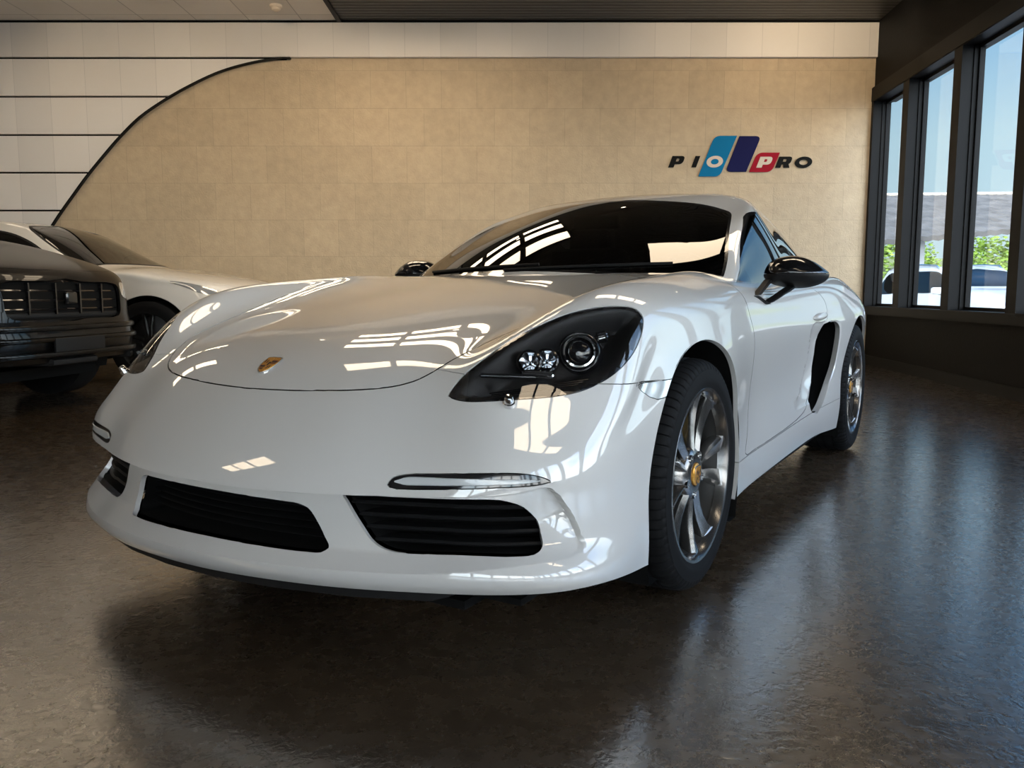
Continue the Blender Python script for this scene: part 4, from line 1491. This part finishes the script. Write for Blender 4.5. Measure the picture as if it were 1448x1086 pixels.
def plain_wheel(parent, x, y, R, rim, w, spokes=5, mat='alloy_black'):
    sg = 1 if x > 0 else -1
    bm = bmesh.new()
    h = w / 2
    lathe(bm, [(sg * a, r) for a, r in ((-h, rim), (-h, R - .03), (-h + .02, R), (h - .02, R), (h, R - .03), (h * 1.02, (R + rim) / 2), (h, rim), (h - .02, rim - .006))], 72)
    t = obj_bm('wheel', bm, M['rubber'], parent)
    t.location = (x, y, R)
    bm = bmesh.new()
    lathe(bm, [(sg * a, r) for a, r in ((h - .02, rim + .002), (h - .006, rim - .004), (h - .03, rim - .012), (h - .16, rim - .02))], 64)
    obj_bm('rim', bm, M[mat], t)
    bm = bmesh.new()
    lathe(bm, [(sg * a, r) for a, r in ((h - .05, .08), (h - .03, .05), (h - .028, 0))], 30)
    obj_bm('hub_cap', bm, M[mat], t)
    for k in range(spokes):
        for e in (-1, 1):
            a = 2 * pi * k / spokes + pi / 2
            bm = bmesh.new()
            pr = None
            for r, off, wd, d in ((.04, .012, .022, h - .035), (rim * .5, .022, .020, h - .022), (rim - .008, .042, .026, h - .018)):
                c, s = math.cos(a), math.sin(a)
                ring = []
                for tt, dd in ((off * e - wd / 2, 0), (off * e + wd / 2, 0), (off * e + wd / 2, -.03), (off * e - wd / 2, -.03)):
                    ring.append(bm.verts.new((sg * (d + dd), r * c - tt * s, r * s + tt * c)))
                if pr:
                    for j in range(4): bm.faces.new([pr[j], pr[(j + 1) % 4], ring[(j + 1) % 4], ring[j]])
                pr = ring
            obj_bm('spoke', bm, M[mat], t)
    bm = bmesh.new()
    lathe(bm, [(sg * (h - .15), .05), (sg * (h - .15), rim - .03), (sg * (h - .13), rim - .03), (sg * (h - .12), .05)], 40)
    obj_bm('brake_disc', bm, M['disc'], t)
    return t

def road_car(name, loc, rz, label, paint, cap, side, ws, sw, R, rim, wb, track, lamp=None, hood=None, nose=None, wheelmat='alloy_black', rails=False):
    root = empty(name, loc, rz)
    tag(root, label, 'car')
    J = len(cap) - 1
    I = len(cap[0]) - 1
    sk = []
    for k in range(len(side['front'])):
        lv = list(side['front'][k])
        for j in range(1, J):
            x, z = side['rows'][j - 1][k]
            lv.append((x, cap[j][I][1] if k == 0 else (cap[j][I][1] * .5 + cap[j][0][1] * .5), z))
        lv += list(side['rear'][k])
        sk.append(lv)
    v, f = cap_skirt(cap, sk)
    V, F = limit_skin(v, f, 3, iters=5)
    s = Skin(V, F, lambda c: True)
    for yy in (0, wb):
        s.assign('arch', (lambda y0: lambda C: np.where(C[:, 0] > .4, np.hypot(C[:, 1] - y0, np.where(C[:, 2] < R, (C[:, 2] - R) * .5, C[:, 2] - R)) - (R + .055), .3))(yy))
    if lamp: s.assign('lamp', lamp, ['body'])
    if nose: s.assign('nose', nose, ['body'])
    if hood: s.assign('hood', hood, ['body'])
    s.assign('wtrim', field2((0, 2), ws[0], ws[1]), ['body', 'hood'])
    s.assign('ws', (lambda fn: lambda C: fn(C) + .012)(field2((0, 2), ws[0], ws[1])), ['wtrim'])
    s.assign('strim', field2((1, 2), sw[0], sw[1]), ['body'])
    s.assign('sw', (lambda fn: lambda C: fn(C) + .018)(field2((1, 2), sw[0], sw[1])), ['strim'])
    merged('body', 'body', M[paint], s, root, gap=0, flange=.02)
    if hood: merged('bonnet', 'hood', M[paint], s, root, gap=.003, flange=.02)
    merged('windscreen', 'ws', M['car_glass'], s, root, gap=0, flange=0)
    merged('windscreen_seal', 'wtrim', M['matte'], s, root, gap=0, flange=.006)
    sides('side_window', 'sw', M['car_glass'], root, s, gap=0, flange=0)
    sides('window_trim', 'strim', M['matte'], root, s, gap=0, flange=.006)
    if lamp:
        for o in sides('headlight', 'lamp', M['clear_lamp'], root, s, gap=.002, flange=.02): pass
    if nose: merged('grille', 'nose', M['void'], s, root, gap=.002, flange=.03)
    for x in (track, -track):
        for y in (0, wb): plain_wheel(root, x, y, R, rim, .25, mat=wheelmat)
    bm = bmesh.new()
    box_bm(bm, (-.58, -.6, .22), (.58, wb + .6, .30))
    box_bm(bm, (-.80, R + .12, .24), (.80, wb - R - .12, .32))
    box_bm(bm, (-.55, .9, .5), (.55, wb + .3, .9))
    obj_bm('underbody', bm, M['void'], root, smooth=False)
    for yy in (0, wb):
        bm = bmesh.new()
        pr = None
        for i in range(21):
            a = math.radians(-20 + 220 * i / 20)
            ring = [bm.verts.new((x, yy + math.cos(a) * (R + .06), R + math.sin(a) * (R + .06))) for x in (-track - .1, -.5, .5, track + .1)]
            if pr:
                for j in range(3): bm.faces.new([pr[j], pr[j + 1], ring[j + 1], ring[j]])
            pr = ring
        obj_bm('wheel_housing', bm, M['void'], root)
    return root, V, F

# white crossover by the back wall
CAPW = [
 [(0,-.86,.84),(.3,-.84,.84),(.58,-.76,.85),(.76,-.62,.87)],
 [(0,-.62,.97),(.3,-.60,.97),(.6,-.55,.965),(.82,-.42,.95)],
 [(0,-.15,1.05),(.3,-.15,1.05),(.62,-.12,1.045),(.85,-.05,1.01)],
 [(0,.18,1.095),(.3,.18,1.095),(.62,.21,1.085),(.85,.24,1.045)],
 [(0,.44,1.12),(.3,.46,1.12),(.6,.54,1.11),(.80,.66,1.08)],
 [(0,.90,1.34),(.28,.92,1.335),(.55,.99,1.32),(.70,1.10,1.29)],
 [(0,1.40,1.525),(.26,1.41,1.52),(.5,1.44,1.505),(.63,1.48,1.46)],
 [(0,2.05,1.565),(.26,2.05,1.56),(.5,2.05,1.54),(.61,2.05,1.50)],
 [(0,2.65,1.54),(.26,2.65,1.535),(.48,2.65,1.52),(.60,2.62,1.47)],
 [(0,3.1,1.42),(.26,3.1,1.415),(.48,3.08,1.40),(.60,3.02,1.36)],
 [(0,3.45,1.18),(.26,3.45,1.18),(.5,3.42,1.17),(.68,3.34,1.12)],
 [(0,3.62,1.0),(.26,3.61,1.0),(.5,3.57,.99),(.70,3.46,.97)],
]
SIDEW = dict(front=[
  [(0,-.90,.72),(.3,-.88,.72),(.6,-.80,.72),(.82,-.62,.74)],
  [(0,-.91,.58),(.3,-.89,.58),(.61,-.81,.58),(.84,-.62,.58)],
  [(0,-.90,.42),(.3,-.88,.42),(.61,-.80,.42),(.84,-.60,.42)],
  [(0,-.86,.27),(.3,-.84,.27),(.6,-.76,.27),(.82,-.58,.27)]],
 rows=[[(.86,.88),(.88,.72),(.89,.5),(.87,.28)],[(.885,.92),(.905,.76),(.905,.5),(.88,.28)],[(.88,.98),(.90,.80),(.895,.55),(.87,.28)],[(.865,1.03),(.895,.85),(.885,.55),(.87,.28)],
   [(.855,1.07),(.895,.86),(.88,.55),(.87,.28)],[(.85,1.08),(.895,.87),(.88,.55),(.87,.28)],[(.85,1.09),(.895,.88),(.885,.55),(.87,.28)],[(.84,1.10),(.90,.90),(.90,.58),(.87,.28)],[(.80,1.10),(.88,.90),(.89,.58),(.86,.30)],[(.76,.98),(.82,.85),(.83,.58),(.80,.35)]],
 rear=[[(.74,3.56,.88),(.5,3.66,.88),(.26,3.70,.88),(0,3.71,.88)],[(.75,3.58,.74),(.5,3.68,.74),(.26,3.72,.74),(0,3.73,.74)],[(.75,3.56,.55),(.5,3.66,.55),(.26,3.70,.55),(0,3.71,.55)],[(.72,3.5,.36),(.5,3.6,.36),(.26,3.64,.36),(0,3.65,.36)]])
WSW = ([(-.3,1.125),(0,1.125),(.3,1.125),(.6,1.118),(.745,1.105),(.735,1.15),(.69,1.27),(.635,1.40),(.585,1.475),(.5,1.50),(.26,1.515),(-.3,1.515)], lambda C: C[:, 1] < 1.75)
SWW = ([(.84,1.10),(1.02,1.20),(1.27,1.345),(1.53,1.435),(2.0,1.475),(2.4,1.47),(2.75,1.42),(3.0,1.32),(3.15,1.18),(3.05,1.125),(2.5,1.115),(1.6,1.105)], lambda C: C[:, 0] > .5)
LAMPW = field2((1, 2), [(-.60,.88),(-.35,.945),(-.20,.955),(-.35,.90),(-.55,.83),(-.66,.82)], lambda C: C[:, 0] > .55)
HOODW = field2((0, 1), [(-.3,-.80),(0,-.80),(.3,-.78),(.55,-.70),(.70,-.56),(.76,-.3),(.77,.1),(.76,.36),(.72,.55),(.5,.49),(0,.42),(-.3,.42)], lambda C: C[:, 2] > .8)
th = math.radians(3)
hx_, hy_ = math.cos(th), -math.sin(th)
def place(fr, local, rz):
    """root position so that a local point lands on a world point"""
    c, s = math.cos(rz), math.sin(rz)
    return (fr[0] - (local[0] * c - local[1] * s), fr[1] - (local[0] * s + local[1] * c), 0)
rzw = math.radians(84)
wcar, _, _ = road_car('crossover_car', place((-3.38, 7.60), (-.93, 0), rzw), rzw, 'white crossover with black wheels, nearest the back wall on the left', 'wpaint',
    CAPW, SIDEW, WSW, SWW, .385, .275, 2.72, .80, LAMPW, HOODW)

# black off-road car nearer the camera
CAPB = [
 [(0,-.86,.95),(.35,-.85,.95),(.66,-.80,.95),(.84,-.66,.95)],
 [(0,-.70,1.055),(.35,-.69,1.055),(.66,-.66,1.05),(.88,-.52,1.0)],
 [(0,-.3,1.165),(.35,-.3,1.165),(.66,-.28,1.16),(.90,-.2,1.09)],
 [(0,.25,1.28),(.35,.25,1.28),(.66,.25,1.27),(.90,.3,1.18)],
 [(0,.62,1.33),(.35,.63,1.33),(.64,.68,1.32),(.84,.74,1.25)],
 [(0,.98,1.50),(.32,.99,1.495),(.6,1.04,1.48),(.75,1.10,1.44)],
 [(0,1.35,1.72),(.3,1.36,1.715),(.56,1.40,1.70),(.69,1.45,1.65)],
 [(0,2.0,1.80),(.3,2.0,1.795),(.56,2.0,1.78),(.68,2.0,1.73)],
 [(0,2.9,1.80),(.3,2.9,1.795),(.56,2.9,1.78),(.68,2.9,1.73)],
 [(0,3.7,1.75),(.3,3.7,1.745),(.55,3.68,1.73),(.67,3.62,1.68)],
 [(0,3.95,1.3),(.3,3.95,1.3),(.56,3.92,1.29),(.76,3.82,1.25)],
 [(0,4.0,1.05),(.3,4.0,1.05),(.58,3.97,1.04),(.80,3.86,1.02)],
]
SIDEB = dict(front=[
  [(0,-.895,.80),(.35,-.885,.80),(.68,-.83,.80),(.885,-.66,.80)],
  [(0,-.90,.66),(.35,-.89,.66),(.69,-.84,.66),(.90,-.66,.66)],
  [(0,-.93,.52),(.35,-.92,.52),(.70,-.86,.52),(.91,-.68,.52)],
  [(0,-.88,.36),(.35,-.87,.36),(.69,-.82,.36),(.89,-.66,.36)]],
 rows=[[(.92,.86),(.935,.72),(.94,.55),(.91,.36)],[(.945,.92),(.955,.76),(.95,.55),(.91,.34)],[(.945,1.0),(.955,.80),(.94,.55),(.90,.34)],[(.925,1.1),(.95,.85),(.94,.55),(.90,.34)],
   [(.91,1.15),(.95,.86),(.94,.55),(.90,.34)],[(.905,1.17),(.95,.87),(.94,.55),(.90,.34)],[(.90,1.18),(.95,.88),(.94,.55),(.90,.34)],[(.90,1.18),(.95,.88),(.94,.55),(.90,.34)],[(.89,1.18),(.945,.9),(.94,.58),(.89,.36)],[(.86,1.12),(.9,.88),(.9,.6),(.86,.4)]],
 rear=[[(.85,3.9,.92),(.58,4.02,.92),(.3,4.05,.92),(0,4.05,.92)],[(.86,3.9,.76),(.58,4.02,.76),(.3,4.05,.76),(0,4.05,.76)],[(.86,3.9,.58),(.58,4.02,.58),(.3,4.05,.58),(0,4.05,.58)],[(.84,3.84,.4),(.58,3.96,.4),(.3,3.99,.4),(0,4.0,.4)]])
WSB = ([(-.3,1.35),(0,1.35),(.35,1.35),(.62,1.345),(.775,1.30),(.75,1.40),(.70,1.55),(.655,1.645),(.56,1.685),(.3,1.70),(-.3,1.70)], lambda C: C[:, 1] < 1.5)
SWB = ([(1.0,1.27),(1.15,1.40),(1.40,1.60),(1.6,1.67),(2.2,1.69),(3.0,1.685),(3.5,1.64),(3.62,1.4),(3.6,1.23),(2.5,1.215),(1.5,1.215)], lambda C: C[:, 0] > .5)
GRB = field2((0, 2), [(-.2,.935),(.2,.935),(.52,.925),(.575,.90),(.575,.80),(.56,.70),(.52,.672),(.2,.665),(-.2,.665)], lambda C: C[:, 1] < -.5)
LAMPB = field2((0, 2), [(.615,.93),(.74,.925),(.85,.90),(.865,.83),(.82,.80),(.66,.81),(.615,.83)], lambda C: C[:, 1] < -.3)
HOODB = field2((0, 1), [(-.3,-.79),(0,-.79),(.35,-.78),(.62,-.74),(.76,-.60),(.80,-.3),(.80,.2),(.78,.6),(.6,.64),(0,.60),(-.3,.60)], lambda C: C[:, 2] > .96)
rzb = math.radians(78)
bcar, VB_, FB_ = road_car('off_road_car', place((-3.20, 6.0), (0, -.90), rzb), rzb, 'black off-road car with a dark barred grille at the left edge', 'bpaint',
    CAPB, SIDEB, WSB, SWB, .39, .26, 2.85, .83, LAMPB, HOODB, GRB)
TB = BVHTree.FromPolygons([tuple(v) for v in VB_], FB_)
def bar_on(tree, parent, name, mat, x0, x1, z, hh, out, dp=.03, n=24, zf=None):
    bm = bmesh.new()
    pr = None
    for i in range(n + 1):
        x = x0 + (x1 - x0) * i / n
        h_ = tree.ray_cast(Vector((x, -3, z)), Vector((0, 1, 0)))[0]
        y = (h_.y if h_ else -.6) - out
        ring = [bm.verts.new((x, y + a, z + b)) for a, b in ((0, -hh * .7), (-.004, 0), (0, hh * .7), (.012, hh), (dp + out, hh), (dp + out, -hh), (.012, -hh))]
        if pr:
            m = len(ring)
            for j in range(m): bm.faces.new([pr[j], pr[(j + 1) % m], ring[(j + 1) % m], ring[j]])
        else: bm.faces.new(ring)
        pr = ring
    bm.faces.new(list(reversed(pr)))
    return obj_bm(name, bm, M[mat], parent)
gr = [o for o in bcar.children if o.name.startswith('grille')][0]
gr.location.y = .034
for z in (.735, .80, .865): bar_on(TB, gr, 'grille_bar', 'black', -.555, .555, z, .011, .0)
for x in (-.36, -.12, .12, .36):
    bm = bmesh.new()
    h_ = TB.ray_cast(Vector((x, -3, .80)), Vector((0, 1, 0)))[0]
    box_bm(bm, (x - .007, h_.y - .02, .70), (x + .007, h_.y + .01, .92))
    obj_bm('grille_rib', bm, M['black'], gr, smooth=False)
rbox('grille_badge', (0, -.925, .815), (.11, .04, .09), M['black'], gr, .018)
bar_on(TB, gr, 'grille_frame', 'black', -.60, .60, .94, .016, .006)
bar_on(TB, gr, 'name_bar', 'matte', -.56, .56, .693, .022, .004)
for z, hh, out, mt in ((.605, .020, .030, 'bpaint'), (.525, .018, .032, 'bpaint'), (.42, .02, .045, 'bpaint'), (.36, .024, .035, 'matte')):
    bar_on(TB, bcar, 'bumper_ledge', mt, -.88, .88, z, hh, out)
rbox('number_plate_holder', (0, -.955, .485), (.50, .02, .10), M['matte'], bcar, .006)
rbox('bonnet_badge', (0, -.62, 1.062), (.14, .05, .012), M['amber'], bcar, .005, Matrix.Rotation(.35, 4, 'X'))

# silver car outside the windows
rzs = math.radians(4)
scar, VS_, FS_ = road_car('estate_car', (9.25, 15.0, -.3), rzs, 'silver car with roof rails parked outdoors beyond the showroom windows', 'spaint',
    CAPB, SIDEB, WSB, SWB, .36, .25, 2.75, .83, LAMPB, HOODB, GRB, wheelmat='wheel_grey')
scar.scale = (.97, .97, .93)
for sg in (1, -1):
    bm = bmesh.new()
    tube(bm, [(sg * .66, 1.55, 1.72), (sg * .68, 1.68, 1.80), (sg * .68, 2.2, 1.83), (sg * .68, 3.2, 1.83), (sg * .66, 3.5, 1.75)], .022, 8)
    obj_bm('roof_rail', bm, M['chrome'], scar)
    mm = rbox('door_mirror', (sg * 1.06, .98, 1.26), (.22, .12, .15), M['spaint'], scar, .05)
    rbox('mirror_arm', (sg * .94, 1.0, 1.20), (.14, .06, .05), M['matte'], mm, .015)

# ------------------------------------------------------------------ wall sign
sgn = empty('wall_sign', (2.64, BACK - .001, 2.37))
tag(sgn, 'raised PIO PRO lettering with cyan, navy and red slanted blocks on the tan stone wall', 'sign')
M['cyan'] = nmat('cyan_acrylic', (.0, .16, .34), .5, spec=.12)
M['navy'] = nmat('navy_acrylic', (.007, .008, .065), .5, spec=.1)
M['red'] = nmat('red_acrylic', (.32, .004, .018), .5, spec=.12)
M['letter'] = nmat('black_letter', (.006, .006, .0055), .55, spec=.1)
M['cream'] = nmat('cream_letter', (.62, .53, .42), .5)
def uv(u, v): return (1.838 + (u / 5.569 - 26) * .008279 - 2.64, 2.376 - (160 + v / 5.569 - 228) * .00806 - 2.37)
def flat(name, rings, mat, t0, t1):
    """outline (with optional hole) standing off the wall; ring 2 must match ring 1 in length"""
    bm = bmesh.new()
    P = [[uv(*p) for p in r] for r in rings]
    if len(P) == 1:
        prism(bm, P[0], lambda x, z: Vector((x, -t1, z)), lambda x, z: Vector((x, -t0, z)))
    else:
        a, b = P
        n = len(a)
        A1 = [bm.verts.new((x, -t1, z)) for x, z in a]; B1 = [bm.verts.new((x, -t1, z)) for x, z in b]
        A0 = [bm.verts.new((x, -t0, z)) for x, z in a]; B0 = [bm.verts.new((x, -t0, z)) for x, z in b]
        for i in range(n):
            j = (i + 1) % n
            bm.faces.new([A1[i], A1[j], B1[j], B1[i]]); bm.faces.new([A1[i], A0[i], A0[j], A1[j]]); bm.faces.new([B1[i], B1[j], B0[j], B0[i]])
    return obj_bm(name, bm, mat, sgn, smooth=False)
def rnd(pts, rads, n=8):
    out = []
    N_ = len(pts)
    for i in range(N_):
        p0, p, p1 = np.array(pts[i - 1], float), np.array(pts[i], float), np.array(pts[(i + 1) % N_], float)
        r = rads[i]
        if not r: out.append(tuple(p)); continue
        a = p + (p0 - p) / np.linalg.norm(p0 - p) * r
        b = p + (p1 - p) / np.linalg.norm(p1 - p) * r
        for k in range(n + 1):
            t = k / n
            out.append(tuple((1 - t) ** 2 * a + 2 * t * (1 - t) * p + t * t * b))
    return out
SH = .36
def ell(cx, cy, rx, ry, n=40): return [(cx + rx * math.cos(2 * pi * k / n) - SH * .45 * ry * math.sin(2 * pi * k / n), cy + ry * math.sin(2 * pi * k / n)) for k in range(n)]
flat('blue_block', [rnd([(376, 500), (498, 180), (672, 180), (545, 500)], [10, 46, 0, 44])], M['cyan'], 0, .016)
flat('navy_block', [rnd([(590, 463), (692, 182), (862, 182), (752, 463)], [46, 0, 46, 0])], M['navy'], 0, .016)
flat('red_block', [rnd([(776, 465), (836, 312), (1013, 312), (953, 465)], [0, 46, 0, 46])], M['red'], 0, .016)
def letter_p(x, y0, y1, mat, t, name, s=1.0):
    h_ = y0 - y1
    f = lambda a, b: (x + a * s + SH * b * h_, y0 - b * h_)
    flat(name + '_stem', [[f(0, 0), f(0, 1), f(42, 1), f(42, 0)]], mat, 0, t)
    o = rnd([f(42, .28), f(42, 1), f(102, 1), f(102, .28)], [0, 0, 30 * s, 30 * s])
    i_ = rnd([f(42, .52), f(42, .78), f(64, .78), f(64, .52)], [0, 0, 9 * s, 9 * s])
    flat(name + '_bowl', [o, i_], mat, 0, t)
letter_p(138, 428, 338, M['letter'], .014, 'letter_p')
flat('letter_i', [[(320, 428), (352, 338), (389, 338), (357, 428)]], M['letter'], 0, .014)
flat('letter_o', [ell(502, 384, 64, 46), ell(502, 384, 31, 22)], M['cream'], .0, .021)
letter_p(829, 431, 345, M['cream'], .021, 'red_letter_p')
def fR(a, b): return (980 + a + SH * b * 88, 431 - b * 88)
flat('letter_r_stem', [[fR(0, 0), fR(0, 1), fR(40, 1), fR(40, 0)]], M['letter'], 0, .014)
flat('letter_r_bowl', [rnd([fR(40, .30), fR(40, 1), fR(106, 1), fR(106, .30)], [0, 0, 28, 28]), rnd([fR(40, .54), fR(40, .78), fR(66, .78), fR(66, .54)], [0, 0, 8, 8])], M['letter'], 0, .014)
flat('letter_r_leg', [[fR(52, .36), fR(92, .36), fR(112, 0), fR(66, 0)]], M['letter'], 0, .0138)
flat('letter_o', [ell(1202, 388, 67, 45), ell(1202, 388, 34, 21)], M['letter'], 0, .014)
# smoke detector on the pale ceiling
sd = empty('smoke_detector', (-2.554, 9.287, CEIL))
tag(sd, 'small round white smoke detector on the pale ceiling tiles', 'smoke detector')
bm = bmesh.new(); lathe(bm, [(0, .065), (-.02, .065), (-.03, .055), (-.03, 0)], 32, 'Z'); obj_bm('base', bm, M['cream'], sd)
bm = bmesh.new(); lathe(bm, [(-.028, .05), (-.05, .045), (-.065, .025), (-.068, 0)], 32, 'Z'); obj_bm('dome', bm, M['cream'], sd)

# ------------------------------------------------------------------ outdoors
M['shingle'] = nmat('grey_carport_roof', (.085, .08, .075), .85, noise=(2.2, .3))
M['post'] = nmat('grey_post', (.32, .33, .34), .5)
M['grass'] = nmat('sunlit_grass', (.13, .15, .06), .9, noise=(1.2, .35))
M['leaf'] = nmat('sunlit_leaf', (.16, .25, .03), .7, noise=(2, .5))
M['road'] = nmat('pale_road', (.22, .21, .19), .85, noise=(1.5, .15))
cp = empty('carport', (9.5, 21, -.3))
tag(cp, 'long grey carport roof on slim posts seen through the windows', 'carport')
bm = bmesh.new()
def cpt(x, f): return Vector((x - 9.5, (19.8 - .10 * (x - 9)) + 5.5 * f - 21, (2.08 + .085 * (x - 9.0)) + (1.62 - .085 * (x - 9.0)) * f + .3))
n = 110
pr = None
for i in range(n + 1):
    x = 5.0 + 14 * i / n
    w = .03 * (i % 2)
    ring = [bm.verts.new(cpt(x, f) + Vector((0, 0, w + o))) for f, o in ((0, 0), (.33, 0), (.66, 0), (1, 0), (1, -.12), (0, -.12))]
    if pr:
        for j in range(6): bm.faces.new([pr[j], pr[(j + 1) % 6], ring[(j + 1) % 6], ring[j]])
    else: bm.faces.new(ring)
    pr = ring
bm.faces.new(list(reversed(pr)))
obj_bm('roof_sheet', bm, M['shingle'], cp, smooth=False)
bm = bmesh.new(); tube(bm, [cpt(5, 1.0) + Vector((0, 0, .04)), cpt(19, 1.0) + Vector((0, 0, .04))], .05, 8); obj_bm('ridge_cap', bm, M['cream'], cp)
for x, f in ((8.0, .1), (9.95, .1), (12.2, .1), (15, .1), (8.6, .9), (11.5, .9), (15, .9)):
    p = cpt(x, f)
    boxes('post', [((p.x - .07, p.y - .07, 0), (p.x + .07, p.y + .07, p.z - .05))], M['post'], cp)
# grassy bank with a road climbing it
def bank(name, x0, x1, y0, y1, z0, z1, mat, kind=None):
    bm = bmesh.new()
    nx, ny = 30, 12
    g = []
    for j in range(ny + 1):
        r = []
        for i in range(nx + 1):
            x = x0 + (x1 - x0) * i / nx
            f = j / ny
            y = y0 + (y1 - y0) * f
            r.append(bm.verts.new((x, y, z0 + (z1 - z0) * f + .05 * math.sin(x * 1.3 + y) + .012 * (x - x0))))
        g.append(r)
    for j in range(ny):
        for i in range(nx): bm.faces.new([g[j][i], g[j][i + 1], g[j + 1][i + 1], g[j + 1][i]])
    for r0 in (g[0], g[-1]):
        lo = [bm.verts.new((v.co.x, v.co.y, -.4)) for v in r0]
        for i in range(nx): bm.faces.new([r0[i], r0[i + 1], lo[i + 1], lo[i]])
    o = obj_bm(name, bm, M[mat], None)
    return struct(o)
bank('grass_bank', 6, 45, 30, 40, -.2, 2.3, 'grass')
bank('road_bank', 10, 40, 27, 29.5, .35, 1.0, 'road')
def bush(x, y, z, r, seed, label):
    t = empty('bush', (x, y, z))
    tag(t, label, 'bush', 'bushes on the bank outdoors')
    rn = random.Random(seed)
    bm = bmesh.new()
    for _ in range(900):
        a, b_ = rn.uniform(0, 2 * pi), math.acos(rn.uniform(-.2, 1))
        rr = r * rn.uniform(.75, 1.05) * (1 + .2 * math.sin(3 * a + seed))
        c = Vector((rr * math.sin(b_) * math.cos(a), rr * math.sin(b_) * math.sin(a) * .8, rr * math.cos(b_) * .75))
        s = rn.uniform(.04, .08) * r * 1.2
        q = Vector((rn.gauss(0, 1), rn.gauss(0, 1), rn.gauss(0, 1))).to_track_quat('Z', 'Y').to_matrix()
        bm.faces.new([bm.verts.new(c + q @ Vector(p)) for p in ((-s, 0, 0), (0, -s * .6, 0), (s, 0, 0), (0, s * .6, 0))])
    obj_bm('foliage', bm, M['leaf'], t, smooth=False)
    bm = bmesh.new(); tube(bm, [(0, 0, -.4), (0, 0, r * .5)], [.05 * r, .02 * r], 6); obj_bm('stem', bm, M['road'], t)
for i, (x, y, z, r, side) in enumerate([(13.6, 26.8, -.1, .75, 0), (15.6, 26.8, -.1, .7, 0), (12.4, 31.2, .9, 1.1, 1), (15.2, 31.5, 1.0, 1.2, 1), (18.1, 31.2, 1.0, 1.2, 1), (21, 31.5, 1.1, 1.2, 1), (13.6, 36, 2.0, 1.3, 1), (17.0, 36.4, 2.1, 1.4, 1), (20.6, 36, 2.1, 1.3, 1)]):
    bush(x, y, z, r, i + 3, 'leafy sunlit green bush seen outdoors through the windows')
